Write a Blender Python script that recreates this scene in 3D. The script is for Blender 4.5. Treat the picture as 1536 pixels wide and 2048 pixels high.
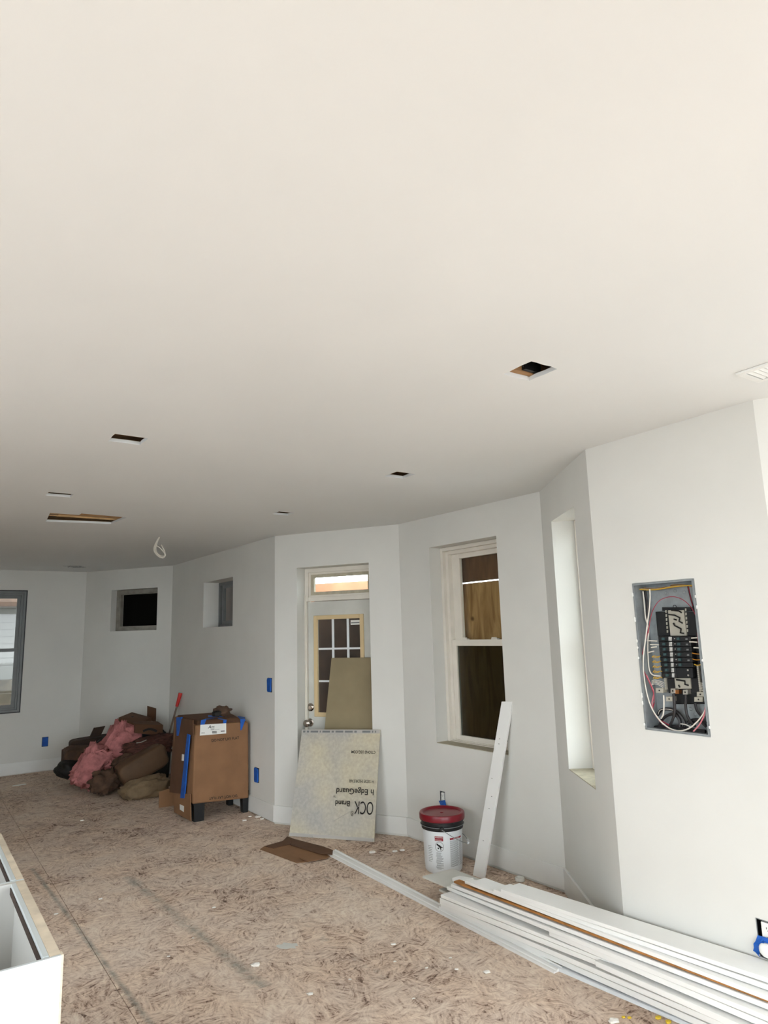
import bpy, bmesh, math, random
from mathutils import Vector, Matrix, noise
from mathutils.geometry import tessellate_polygon
random.seed(7)
for o in list(bpy.data.objects): bpy.data.objects.remove(o, do_unlink=True)
SC = bpy.context.scene
COL = SC.collection
PI = math.pi

# ------------------------------------------------------------------ camera
F_PX, PITCH, ROLL, EYE = 1350.0, 0.175161, -0.0279935, 1.5629
_cp, _sp, _cr, _sr = math.cos(PITCH), math.sin(PITCH), math.cos(ROLL), math.sin(ROLL)
FWD = Vector((0, _cp, _sp)); _u0 = Vector((0, -_sp, _cp)); _r0 = Vector((1, 0, 0))
RGT = _r0*_cr + _u0*_sr; UPV = _u0*_cr - _r0*_sr
cd = bpy.data.cameras.new('camera'); cam = bpy.data.objects.new('camera', cd); COL.objects.link(cam)
cd.sensor_fit = 'HORIZONTAL'; cd.sensor_width = 36; cd.lens = 36*F_PX/1536; cd.clip_start = .02; cd.clip_end = 200
cam.matrix_world = Matrix((( RGT.x, UPV.x, -FWD.x, 0), (RGT.y, UPV.y, -FWD.y, 0), (RGT.z, UPV.z, -FWD.z, EYE), (0, 0, 0, 1)))
SC.camera = cam

# ------------------------------------------------------------------ light: an even overcast sky through the openings
SKY = 7.8
w = bpy.data.worlds.new('overcast_sky'); SC.world = w; w.use_nodes = True
bg = w.node_tree.nodes['Background']; bg.inputs[0].default_value = (.885, .95, 1, 1); bg.inputs[1].default_value = SKY
SC.view_settings.view_transform = 'Standard'; SC.view_settings.look = 'None'
SC.view_settings.exposure = 0.24; SC.view_settings.gamma = 1; SC.view_settings.use_curve_mapping = False

# ------------------------------------------------------------------ plan of the room (metres, surveyed from the photograph)
AX = math.radians(125)
DD = Vector((math.cos(AX), math.sin(AX), 0)); EE = Vector((math.cos(AX-PI/2), math.sin(AX-PI/2), 0))
Z = Vector((0, 0, 1))
def de(d, e, z=0): return DD*d + EE*e + Z*z
CEIL = 2.44
A = Vector((1.497, 2.606, 0)); B = Vector((1.026, 3.309, 0)); C = Vector((1.025, 4.351, 0)); D = Vector((.117, 5.563, 0))
E = Vector((-.994, 6.05, 0)); F = Vector((-2.632, 8.339, 0)); G = Vector((-3.927, 8.854, 0))
_g = math.radians(215); H = G + Vector((math.cos(_g), math.sin(_g), 0))*4.1
K = A + Vector((math.cos(math.radians(-23)), math.sin(math.radians(-23)), 0))*.95
_ke = K.dot(EE); _he = H.dot(EE)
J = de(-1.5, _ke); I = de(-1.5, _he)
PLAN = [('right_panel', A, B), ('right_return', B, C), ('right_window', C, D), ('door_side', D, E), ('right_far', E, F),
        ('far_angled', F, G), ('far_end', G, H), ('left', H, I), ('back', I, J), ('right_near', J, K), ('right_bay', K, A)]
WT = .22

# ------------------------------------------------------------------ pixel survey helpers: a photo ray met with a real plane
def ray(x, y): return RGT*((x-768)/F_PX) + UPV*((1024-y)/F_PX) + FWD
EYEP = Vector((0, 0, EYE))
def onz(x, y, z=0.0):
    d = ray(x, y); return EYEP + d*((z-EYE)/d.z)
def onplane(x, y, p, n):
    d = ray(x, y); return EYEP + d*((p-EYEP).dot(n)/d.dot(n))
def ud(a, b):
    u = (b-a).normalized(); return u, Vector((u.y, -u.x, 0))
def onwall(x, y, a, b, out=0.0):
    u, n = ud(a, b); return onplane(x, y, a+n*out, n)
def one(x, y, e): return onplane(x, y, EE*e, EE)
def ond(x, y, d): return onplane(x, y, DD*d, DD)
def zoom(ox, oy, s): return lambda x, y: (ox+x/s, oy+y/s)

# ------------------------------------------------------------------ materials
def lin(c):
    c = c/255.0
    return c/12.92 if c <= .04045 else ((c+.055)/1.055)**2.4
def rgb(r, g, b): return (lin(r), lin(g), lin(b), 1)
def mat(name, col, rough=.6, metal=0, var=None, bump=None, spec=.5, col2=None, stretch=None, sheen=0):
    """var=(scale, amount) colour noise, bump=(scale, strength)"""
    m = bpy.data.materials.new(name); m.use_nodes = True; nt = m.node_tree; N = nt.nodes; L = nt.links
    p = N['Principled BSDF']; p.inputs['Base Color'].default_value = col; p.inputs['Roughness'].default_value = rough
    p.inputs['Metallic'].default_value = metal; p.inputs['Specular IOR Level'].default_value = spec
    tc = N.new('ShaderNodeTexCoord'); src = tc.outputs['Object']
    if stretch:
        mp = N.new('ShaderNodeMapping'); mp.inputs['Scale'].default_value = stretch; L.new(src, mp.inputs[0]); src = mp.outputs[0]
    if var:
        nz = N.new('ShaderNodeTexNoise'); nz.inputs['Scale'].default_value = var[0]; nz.inputs['Detail'].default_value = 5
        L.new(src, nz.inputs[0])
        rp = N.new('ShaderNodeValToRGB'); a = var[1]
        c2 = col2 or tuple(max(0, c*(1-a)) for c in col[:3])+(1,)
        c1 = tuple(min(1, c*(1+a*.5)) for c in col[:3])+(1,) if not col2 else col
        rp.color_ramp.elements[0].color = c2; rp.color_ramp.elements[1].color = c1
        rp.color_ramp.elements[0].position = .35; rp.color_ramp.elements[1].position = .65
        L.new(nz.outputs[0], rp.inputs[0]); L.new(rp.outputs[0], p.inputs['Base Color'])
    if bump:
        nb = N.new('ShaderNodeTexNoise'); nb.inputs['Scale'].default_value = bump[0]; nb.inputs['Detail'].default_value = 6
        L.new(src, nb.inputs[0])
        bp = N.new('ShaderNodeBump'); bp.inputs['Strength'].default_value = bump[1]; bp.inputs['Distance'].default_value = .01
        L.new(nb.outputs[0], bp.inputs['Height']); L.new(bp.outputs[0], p.inputs['Normal'])
    return m
M = {}
M['wall'] = mat('wall_primer', rgb(224, 223, 217), .75, var=(1.3, .05), bump=(90, .02), spec=.25)
M['drywall'] = mat('unseen_wall_dark', rgb(158, 154, 144), .85, var=(1.5, .08))  # darker tone given to the unseen walls to cut bounced light
M['ceiling'] = mat('ceiling_primer', rgb(226, 227, 225), .85, var=(.8, .03), spec=.2)
M['trim'] = mat('white_trim_paint', rgb(232, 232, 228), .45, var=(6, .03))
M['trim_b'] = mat('white_primed_board', rgb(248, 248, 245), .5, var=(5, .03))
M['trim_c'] = mat('grey_primed_board', rgb(214, 213, 205), .55, var=(8, .05))
M['vinyl'] = mat('white_vinyl', rgb(232, 236, 238), .3)
M['frame_w'] = mat('old_white_frame', rgb(228, 222, 210), .5, var=(7, .05))
M['frame_g'] = mat('grey_blue_frame', rgb(118, 121, 121), .45, var=(9, .08))
M['frame_d'] = mat('weathered_grey_frame', rgb(150, 146, 136), .6, var=(12, .2))
M['rawwood'] = mat('raw_pine', rgb(222, 184, 130), .65, var=(10, .25), stretch=(1, 1, 8))
M['sill'] = mat('unpainted_sill', rgb(186, 178, 156), .8, var=(22, .15))
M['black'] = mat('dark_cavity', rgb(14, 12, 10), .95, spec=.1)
M['seam'] = mat('dark_subfloor_gap', rgb(48, 44, 40), .95)
M['joist'] = mat('joist_lumber', rgb(168, 128, 86), .75, var=(7, .3), stretch=(1, 1, 6))
M['deck'] = mat('old_deck_boards', rgb(60, 44, 32), .9, var=(6, .4))
M['glue'] = mat('mdf_brown_edge', rgb(176, 120, 62), .7, var=(14, .25))
M['steel'] = mat('galvanised_steel', rgb(160, 166, 168), .5, .5, var=(30, .12))
M['chrome'] = mat('satin_nickel', rgb(170, 160, 150), .25, 1)
M['blackpl'] = mat('black_plastic', rgb(20, 21, 23), .45)
M['card'] = mat('cardboard', rgb(140, 102, 70), .8, var=(7, .1), bump=(160, .03))
M['card_d'] = mat('cardboard_dark', rgb(96, 66, 44), .85, var=(6, .18))
M['tape'] = mat('blue_painters_tape', rgb(14, 88, 180), .6, var=(30, .15), bump=(120, .2))
M['ink'] = mat('black_ink', rgb(34, 30, 28), .8)
M['ink_g'] = mat('grey_ink', rgb(120, 122, 122), .8)
M['paper'] = mat('white_paper', rgb(236, 236, 230), .7)
M['pink'] = mat('pink_fibreglass', rgb(190, 124, 122), .98, var=(14, .3), bump=(40, .9), spec=.1)
M['pink'].node_tree.nodes['Principled BSDF'].inputs['Roughness'].default_value = 1
M['kraft'] = mat('crumpled_kraft', rgb(84, 62, 46), .85, var=(12, .35), bump=(25, .7))
M['kraft_b'] = mat('kraft_facing', rgb(98, 74, 52), .7, var=(5, .2), bump=(12, .4))
M['kraft_r'] = mat('reddish_paper', rgb(92, 56, 46), .85, var=(20, .45), bump=(30, .9), stretch=(1, 1, 5))
M['kraft_l'] = mat('pale_kraft', rgb(128, 108, 82), .85, var=(12, .2), bump=(25, .6))
M['darkbag'] = mat('dark_plastic_bag', rgb(18, 15, 13), .6, var=(12, .3), bump=(20, .8))
M['darkwood'] = mat('dark_old_wood', rgb(56, 40, 31), .8, var=(9, .35))
M['red'] = mat('dark_red_plastic', rgb(124, 16, 32), .32)
M['redprint'] = mat('red_label_ink', rgb(150, 26, 46), .5)
M['bucket'] = mat('white_bucket_plastic', rgb(232, 236, 238), .35)
M['wire_w'] = mat('white_wire', rgb(226, 220, 208), .5)
M['wire_r'] = mat('red_wire', rgb(158, 34, 58), .45)
M['wire_p'] = mat('pink_wire', rgb(214, 130, 138), .5)
M['wire_k'] = mat('dark_grey_cable', rgb(40, 37, 38), .5)
M['wire_y'] = mat('yellow_wire', rgb(214, 168, 44), .5)
M['wire_o'] = mat('orange_wire', rgb(196, 132, 40), .5)
M['copper'] = mat('copper_lug', rgb(196, 132, 80), .35, .9)
M['lug'] = mat('bright_lug', rgb(210, 206, 196), .3, .7)
M['toggle'] = mat('teal_breaker_toggle', rgb(52, 78, 80), .45)
M['buscover'] = mat('beige_bus_cover', rgb(176, 172, 158), .5)
M['wirelabel'] = mat('breaker_number_strip', rgb(188, 188, 184), .6, var=(60, .4))
M['cabwhite'] = mat('white_cabinet_laminate', rgb(204, 211, 212), .3)
M['cabin'] = mat('cabinet_interior_white', rgb(196, 195, 190), .5)
M['plyedge'] = mat('plywood_edge', rgb(214, 200, 178), .7, var=(14, .18), stretch=(1, 1, 6))
M['yellow'] = mat('yellow_plastic', rgb(232, 200, 60), .5)
M['redgrip'] = mat('red_grip', rgb(206, 40, 34), .45)
M['pole'] = mat('worn_grey_pole', rgb(120, 104, 92), .5, .3)
M['gypsum'] = mat('gypsum_crumb', rgb(236, 232, 224), .9)
M['tan'] = mat('tan_lite_frame', rgb(214, 190, 146), .5)
M['doorpaint'] = mat('primed_door', rgb(206, 206, 198), .55, var=(5, .08))
M['brick'] = mat('hazy_orange_masonry', rgb(206, 150, 116), .9, var=(3, .2))
M['siding'] = mat('white_house_siding', rgb(122, 121, 116), .8)
M['roof'] = mat('brown_roof', rgb(72, 54, 42), .9, var=(9, .3))
M['stone'] = mat('porch_stone', rgb(84, 76, 62), .9, var=(6, .3))
M['concrete'] = mat('pale_concrete', rgb(160, 161, 162), .9, var=(2, .1))
M['label_g'] = mat('grey_edge_print', rgb(184, 180, 174), .8)

def glass(name, tint=(1, 1, 1, 1), rough=0.0):
    m = bpy.data.materials.new(name); m.use_nodes = True; nt = m.node_tree; N = nt.nodes; L = nt.links
    N.remove(N['Principled BSDF'])
    t = N.new('ShaderNodeBsdfTransparent'); t.inputs[0].default_value = tint
    g = N.new('ShaderNodeBsdfGlossy'); g.inputs['Roughness'].default_value = rough+.02
    f = N.new('ShaderNodeFresnel'); f.inputs[0].default_value = 1.5
    gm = N.new('ShaderNodeNewGeometry'); iv = N.new('ShaderNodeMath'); iv.operation = 'SUBTRACT'; iv.inputs[0].default_value = 1; L.new(gm.outputs['Backfacing'], iv.inputs[1])
    ml = N.new('ShaderNodeMath'); ml.operation = 'MULTIPLY'; L.new(f.outputs[0], ml.inputs[0]); L.new(iv.outputs[0], ml.inputs[1])
    mx = N.new('ShaderNodeMixShader'); L.new(ml.outputs[0], mx.inputs[0]); L.new(t.outputs[0], mx.inputs[1]); L.new(g.outputs[0], mx.inputs[2])
    L.new(mx.outputs[0], N['Material Output'].inputs[0]); return m
M['glass'] = glass('window_glass', (.94, .96, .95, 1))
M['glass_d'] = glass('dark_tinted_glass', (.5, .53, .5, 1), .1)  # darker tint and softer gloss for a lower pane

def ply_mat():
    m = mat('exterior_plywood', rgb(176, 136, 84), .75); nt = m.node_tree; N = nt.nodes; L = nt.links; p = N['Principled BSDF']
    tc = N.new('ShaderNodeTexCoord'); mp = N.new('ShaderNodeMapping'); mp.inputs['Scale'].default_value = (6, 6, 1.0)
    L.new(tc.outputs['Object'], mp.inputs[0])
    wv = N.new('ShaderNodeTexNoise'); wv.inputs['Scale'].default_value = 2.2; wv.inputs['Detail'].default_value = 4; wv.inputs['Distortion'].default_value = 1.2
    L.new(mp.outputs[0], wv.inputs[0])
    rp = N.new('ShaderNodeValToRGB'); e = rp.color_ramp.elements
    e[0].color = rgb(140, 100, 58); e[0].position = .35; e[1].color = rgb(190, 150, 98); e[1].position = .62
    L.new(wv.outputs[0], rp.inputs[0])
    vo = N.new('ShaderNodeTexVoronoi'); vo.inputs['Scale'].default_value = 5.5; L.new(tc.outputs['Object'], vo.inputs[0])
    kn = N.new('ShaderNodeValToRGB'); kn.color_ramp.elements[0].position = .05; kn.color_ramp.elements[1].position = .14
    kn.color_ramp.elements[0].color = (.25, .2, .15, 1); kn.color_ramp.elements[1].color = (1, 1, 1, 1)
    L.new(vo.outputs[0], kn.inputs[0])
    mu = N.new('ShaderNodeMix'); mu.data_type = 'RGBA'; mu.blend_type = 'MULTIPLY'; mu.inputs[0].default_value = 1
    L.new(rp.outputs[0], mu.inputs[6]); L.new(kn.outputs[0], mu.inputs[7]); L.new(mu.outputs[2], p.inputs['Base Color'])
    return m
M['ply'] = ply_mat()
M['ply_d'] = mat('dark_brown_plywood', rgb(112, 80, 54), .8, var=(5, .3), stretch=(5, 5, 1))  # darker brown plywood tone for the upper sheet

def osb_mat():
    """oriented strand board: patches of strands, each patch turned its own way, plus glue smears along joints"""
    m = bpy.data.materials.new('osb_subfloor'); m.use_nodes = True; nt = m.node_tree; N = nt.nodes; L = nt.links; p = N['Principled BSDF']
    p.inputs['Roughness'].default_value = .9; p.inputs['Specular IOR Level'].default_value = .05
    ge = N.new('ShaderNodeNewGeometry'); P = ge.outputs['Position']
    def strands(cell, rseed, sx, sy):
        off = N.new('ShaderNodeVectorMath'); off.operation = 'ADD'; off.inputs[1].default_value = (rseed, rseed*1.7, 0); L.new(P, off.inputs[0])
        wz = N.new('ShaderNodeTexNoise'); wz.inputs['Scale'].default_value = 9; L.new(off.outputs[0], wz.inputs[0])
        wm = N.new('ShaderNodeVectorMath'); wm.operation = 'MULTIPLY_ADD'; wm.inputs[1].default_value = (.045, .045, 0)
        L.new(wz.outputs[1], wm.inputs[0]); L.new(off.outputs[0], wm.inputs[2])
        vo = N.new('ShaderNodeTexVoronoi'); vo.inputs['Scale'].default_value = cell; L.new(wm.outputs[0], vo.inputs[0])
        sp = N.new('ShaderNodeSeparateColor'); L.new(vo.outputs['Color'], sp.inputs[0])
        an = N.new('ShaderNodeMath'); an.operation = 'MULTIPLY'; an.inputs[1].default_value = PI*.95; L.new(sp.outputs[0], an.inputs[0])
        ro = N.new('ShaderNodeVectorRotate'); ro.rotation_type = 'Z_AXIS'; L.new(wm.outputs[0], ro.inputs[0]); L.new(an.outputs[0], ro.inputs['Angle'])
        mp = N.new('ShaderNodeMapping'); mp.inputs['Scale'].default_value = (sx, sy, 1); L.new(ro.outputs[0], mp.inputs[0])
        nz = N.new('ShaderNodeTexNoise'); nz.inputs['Scale'].default_value = 1; nz.inputs['Detail'].default_value = 3; nz.inputs['Roughness'].default_value = .6
        L.new(mp.outputs[0], nz.inputs[0])
        return nz.outputs[0], sp.outputs[1]
    a1, c1 = strands(11, 0, 10, 62); a2, c2 = strands(22, 5.3, 18, 110); a3, c3 = strands(6, 9.1, 7, 34)
    def M2(op, x, y, z=None):
        n = N.new('ShaderNodeMath'); n.operation = op
        for i, v in enumerate((x, y, z)):
            if v is None: continue
            if isinstance(v, (int, float)): n.inputs[i].default_value = v
            else: L.new(v, n.inputs[i])
        return n.outputs[0]
    s = M2('ADD', M2('MULTIPLY', a1, .40), M2('MULTIPLY', a2, .30)); s = M2('ADD', s, M2('MULTIPLY', a3, .26))
    s = M2('ADD', s, M2('MULTIPLY', c1, .05)); s = M2('ADD', s, M2('MULTIPLY', c2, .03))
    big = N.new('ShaderNodeTexNoise'); big.inputs['Scale'].default_value = 1.6; big.inputs['Detail'].default_value = 4; L.new(P, big.inputs[0])
    s = M2('ADD', s, M2('MULTIPLY', M2('SUBTRACT', big.outputs[0], .5), .20))
    rp = N.new('ShaderNodeValToRGB'); cr = rp.color_ramp
    cr.elements[0].position = .39; cr.elements[0].color = rgb(114, 95, 84)
    cr.elements[1].position = .66; cr.elements[1].color = rgb(244, 231, 214)
    for ps, cc in ((.43, rgb(174, 150, 134)), (.49, rgb(212, 191, 174)), (.57, rgb(232, 214, 197))):
        el = cr.elements.new(ps); el.color = cc
    L.new(s, rp.inputs[0])
    hue = N.new('ShaderNodeTexNoise'); hue.inputs['Scale'].default_value = 3.5; hue.inputs['Detail'].default_value = 6; L.new(P, hue.inputs[0])
    hr = N.new('ShaderNodeValToRGB'); hr.color_ramp.elements[0].position = .36; hr.color_ramp.elements[0].color = (.95, .95, .95, 1)
    hr.color_ramp.elements[1].position = .66; hr.color_ramp.elements[1].color = (1, .965, .92, 1); L.new(hue.outputs[0], hr.inputs[0])
    hm = N.new('ShaderNodeMix'); hm.data_type = 'RGBA'; hm.blend_type = 'MULTIPLY'; hm.inputs[0].default_value = 1
    L.new(rp.outputs[0], hm.inputs[6]); L.new(hr.outputs[0], hm.inputs[7])
    # glue smears and scuffs along joint lines (a stain of its own)
    def dot(v):
        n = N.new('ShaderNodeVectorMath'); n.operation = 'DOT_PRODUCT'; n.inputs[1].default_value = v; L.new(P, n.inputs[0]); return n.outputs['Value']
    e_ = dot(tuple(EE)); d_ = dot(tuple(DD))
    nz = N.new('ShaderNodeTexNoise'); nz.inputs['Scale'].default_value = 9; nz.inputs['Detail'].default_value = 8; nz.inputs['Roughness'].default_value = .75; L.new(P, nz.inputs[0])
    nz2 = N.new('ShaderNodeTexNoise'); nz2.inputs['Scale'].default_value = 2.6; L.new(P, nz2.inputs[0])
    def band(center, width, slope=0.0, d0=-9, d1=99, thr=.5, base=0.0):
        ce = M2('ADD', e_, M2('MULTIPLY', M2('SUBTRACT', d_, 4), slope))
        b = M2('SUBTRACT', 1, M2('DIVIDE', M2('ABSOLUTE', M2('SUBTRACT', ce, center), 0), width))
        b = M2('MAXIMUM', b, 0)
        g = M2('MULTIPLY', M2('GREATER_THAN', d_, d0), M2('LESS_THAN', d_, d1))
        k = M2('MULTIPLY_ADD', M2('SUBTRACT', nz.outputs[0], thr), 3, base)
        k = M2('MINIMUM', M2('MAXIMUM', k, 0), 1)
        return M2('MULTIPLY', M2('MULTIPLY', b, g), k)
    st = M2('ADD', band(.905, .022, .043, 2.7, 5.6, .42, .3), band(1.385, .05, .06, 3.1, 5.0, .42, .25))
    st = M2('ADD', st, band(1.87, .035, .04, 2.5, 4.8, .53)); st = M2('ADD', st, band(2.36, .03, .04, 2.2, 4.2, .52))
    st = M2('MINIMUM', M2('MULTIPLY', st, 1.0), .8)
    mx = N.new('ShaderNodeMix'); mx.data_type = 'RGBA'; L.new(st, mx.inputs[0]); L.new(hm.outputs[2], mx.inputs[6]); mx.inputs[7].default_value = rgb(128, 130, 122)
    L.new(mx.outputs[2], p.inputs['Base Color'])
    bp = N.new('ShaderNodeBump'); bp.inputs['Strength'].default_value = .25; bp.inputs['Distance'].default_value = .004
    L.new(s, bp.inputs['Height']); L.new(bp.outputs[0], p.inputs['Normal'])
    return m
M['osb'] = osb_mat()

def board_mat():
    m = mat('cement_board_face', rgb(196, 190, 172), .8); nt = m.node_tree; N = nt.nodes; L = nt.links; p = N['Principled BSDF']
    tc = N.new('ShaderNodeTexCoord')
    n1 = N.new('ShaderNodeTexNoise'); n1.inputs['Scale'].default_value = 1.7; n1.inputs['Detail'].default_value = 3; L.new(tc.outputs['Object'], n1.inputs[0])
    rp = N.new('ShaderNodeValToRGB'); e = rp.color_ramp.elements; e[0].position = .38; e[0].color = rgb(180, 177, 170); e[1].position = .62; e[1].color = rgb(206, 196, 168)
    L.new(n1.outputs[0], rp.inputs[0])
    n2 = N.new('ShaderNodeTexNoise'); n2.inputs['Scale'].default_value = 45; L.new(tc.outputs['Object'], n2.inputs[0])
    mu = N.new('ShaderNodeMix'); mu.data_type = 'RGBA'; mu.blend_type = 'OVERLAY'; mu.inputs[0].default_value = .25
    L.new(rp.outputs[0], mu.inputs[6]); L.new(n2.outputs[0], mu.inputs[7]); L.new(mu.outputs[2], p.inputs['Base Color'])
    return m
M['cboard'] = board_mat()
M['cboard2'] = mat('brown_backer_board', rgb(150, 136, 106), .85, var=(4, .12))

# ------------------------------------------------------------------ object helpers
BASE = {}      # object -> world origin of its thing
def tag(o, label=None, cat=None, group=None, kind=None):
    if label: o['label'] = label
    if cat: o['category'] = cat
    if group: o['group'] = group
    if kind: o['kind'] = kind
    return o
def thing(name, loc, label, cat, group=None):
    o = bpy.data.objects.new(name, None); COL.objects.link(o); o.location = loc; o.empty_display_size = .1
    BASE[o.name] = Vector(loc); return tag(o, label, cat, group)
class MB:
    def __init__(s): s.v = []; s.f = []
    def add(s, vs, fs):
        k = len(s.v); s.v += [Vector(v) for v in vs]; s.f += [tuple(i+k for i in f) for f in fs]; return s
    def hexa(s, p):   # p: 8 points, bottom ring 0-3, top ring 4-7
        c = sum((Vector(q) for q in p), Vector())/8
        fs = [(0, 3, 2, 1), (4, 5, 6, 7), (0, 1, 5, 4), (1, 2, 6, 5), (2, 3, 7, 6), (3, 0, 4, 7)]
        out = []
        for f in fs:
            q = [Vector(p[i]) for i in f]; n = (q[1]-q[0]).cross(q[2]-q[0])
            if n.length < 1e-12: n = (q[2]-q[1]).cross(q[3]-q[1])
            m_ = sum(q, Vector())/4
            out.append(f if n.dot(m_-c) > 0 else tuple(reversed(f)))
        return s.add(p, out)
    def box(s, o, x, y, z):   # corner o and three edge vectors
        o, x, y, z = Vector(o), Vector(x), Vector(y), Vector(z)
        return s.hexa([o, o+x, o+x+y, o+y, o+z, o+x+z, o+x+y+z, o+y+z])
    def cbox(s, c, x, y, z):  # centre and full edge vectors
        c, x, y, z = Vector(c), Vector(x), Vector(y), Vector(z); return s.box(c-x/2-y/2-z/2, x, y, z)
    def slab(s, q, t):        # four corners and a thickness vector
        q = [Vector(a) for a in q]; t = Vector(t); return s.hexa([*q, *[a+t for a in q]])
    def tube(s, pts, r, seg=6, caps=True, smooth=0):
        pts = [Vector(p) for p in pts]
        if smooth:
            out = []
            P = [pts[0]*2-pts[1]]+pts+[pts[-1]*2-pts[-2]]
            for i in range(1, len(P)-2):
                for k in range(smooth):
                    t = k/smooth; a, b, c, d = P[i-1], P[i], P[i+1], P[i+2]
                    out.append(.5*((2*b)+(c-a)*t+(2*a-5*b+4*c-d)*t*t+(3*b-a-3*c+d)*t**3))
            out.append(pts[-1]); pts = out
        k0 = len(s.v); up = None
        for i, p in enumerate(pts):
            t = (pts[min(i+1, len(pts)-1)]-pts[max(i-1, 0)]).normalized()
            if up is None: up = t.orthogonal().normalized()
            up = (up-t*up.dot(t)).normalized(); sd = t.cross(up)
            rr = r[i] if isinstance(r, (list, tuple)) else r
            for j in range(seg):
                a = 2*PI*j/seg; s.v.append(p+(up*math.cos(a)+sd*math.sin(a))*rr)
        for i in range(len(pts)-1):
            for j in range(seg):
                a = k0+i*seg+j; b = k0+i*seg+(j+1) % seg; s.f.append((a, b, b+seg, a+seg))
        if caps:
            s.f.append(tuple(reversed(range(k0, k0+seg)))); e = k0+(len(pts)-1)*seg; s.f.append(tuple(range(e, e+seg)))
        return s
    def lathe(s, o, prof, seg=40, axis=Z):   # prof: list of (radius, height)
        o = Vector(o); ax = Vector(axis).normalized(); x = ax.orthogonal().normalized(); y = ax.cross(x); k0 = len(s.v)
        for r, h in prof:
            for j in range(seg):
                a = 2*PI*j/seg; s.v.append(o+ax*h+(x*math.cos(a)+y*math.sin(a))*max(r, 1e-4))
        for i in range(len(prof)-1):
            for j in range(seg):
                a = k0+i*seg+j; b = k0+i*seg+(j+1) % seg; s.f.append((a, b, b+seg, a+seg))
        s.f.append(tuple(reversed(range(k0, k0+seg)))); e = k0+(len(prof)-1)*seg; s.f.append(tuple(range(e, e+seg)))
        return s
    def build(s, name, m, parent=None, smooth=False, bevel=0, label=None, cat=None, group=None, kind=None, base=None):
        if parent is not None: o0 = BASE[parent.name]
        elif base is not None: o0 = Vector(base)
        else:
            mn = [min(v[i] for v in s.v) for i in range(3)]; mxx = [max(v[i] for v in s.v) for i in range(3)]
            o0 = Vector(((mn[0]+mxx[0])/2, (mn[1]+mxx[1])/2, mn[2]))
        me = bpy.data.meshes.new(name); me.from_pydata([v-o0 for v in s.v], [], s.f)
        me.materials.append(M[m] if isinstance(m, str) else m)
        if smooth:
            for q in me.polygons: q.use_smooth = True
        me.update(); o = bpy.data.objects.new(name, me); COL.objects.link(o)
        if parent is not None: o.parent = parent
        else: o.location = o0
        BASE[o.name] = o0
        if bevel:
            b = o.modifiers.new('bevel', 'BEVEL'); b.width = bevel; b.segments = 2; b.limit_method = 'ANGLE'
        if smooth and smooth != 'all':
            me.set_sharp_from_angle(angle=math.radians(40))
        return tag(o, label, cat, group, kind)
def textmesh(mb, s, size, fn, bold=False, shear=0.0):
    """adds flat lettering; fn(x, y) -> world point; x runs with the reading direction. returns width"""
    cu = bpy.data.curves.new('lettering', 'FONT'); cu.body = s; cu.size = size; cu.shear = shear
    if bold: cu.offset = size*.012
    ob = bpy.data.objects.new('lettering', cu); COL.objects.link(ob)
    dg = bpy.context.evaluated_depsgraph_get(); me = bpy.data.meshes.new_from_object(ob.evaluated_get(dg))
    xs = [v.co.x for v in me.vertices] or [0]
    mb.add([fn(v.co.x, v.co.y) for v in me.vertices], [tuple(q.vertices) for q in me.polygons])
    bpy.data.objects.remove(ob); bpy.data.curves.remove(cu); bpy.data.meshes.remove(me)
    return max(xs)
def lump(o, x, y, z, seed=0, amp=.25, freq=3.0, power=3.0, n=20, fine=.06):
    """soft crumpled mass: a super-ellipsoid about o with half axes x, y, z, roughened by noise"""
    mb = MB(); o, x, y, z = Vector(o), Vector(x), Vector(y), Vector(z); rows = []
    for i in range(n+1):
        th = PI*i/n; row = []
        for j in range(2*n):
            ph = 2*PI*j/(2*n)
            def sg(c): return math.copysign(abs(c)**(2/power), c)
            c = Vector((sg(math.sin(th))*sg(math.cos(ph)), sg(math.sin(th))*sg(math.sin(ph)), sg(math.cos(th))))
            q = c*freq*.5+Vector((seed*3.1, seed*1.7, seed))
            k = 1+amp*noise.noise(q)+fine*noise.noise(q*5)+fine*.6*abs(noise.noise(q*9))
            row.append(o+(x*c.x+y*c.y+z*c.z)*k)
        rows.append(row)
    W = 2*n
    vs = [rows[0][0]]+[v for r in rows[1:-1] for v in r]+[rows[-1][0]]; fs = []
    for j in range(W): fs.append((0, 1+j, 1+(j+1) % W))
    for i in range(n-2):
        for j in range(W):
            a = 1+i*W+j; b = 1+i*W+(j+1) % W; fs.append((a, a+W, b+W, b))
    l = len(vs)-1; k0 = 1+(n-2)*W
    for j in range(W): fs.append((l, k0+(j+1) % W, k0+j))
    # keep above the floor
    vs = [Vector((v.x, v.y, max(v.z, .002))) for v in vs]
    return mb.add(vs, fs)

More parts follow.
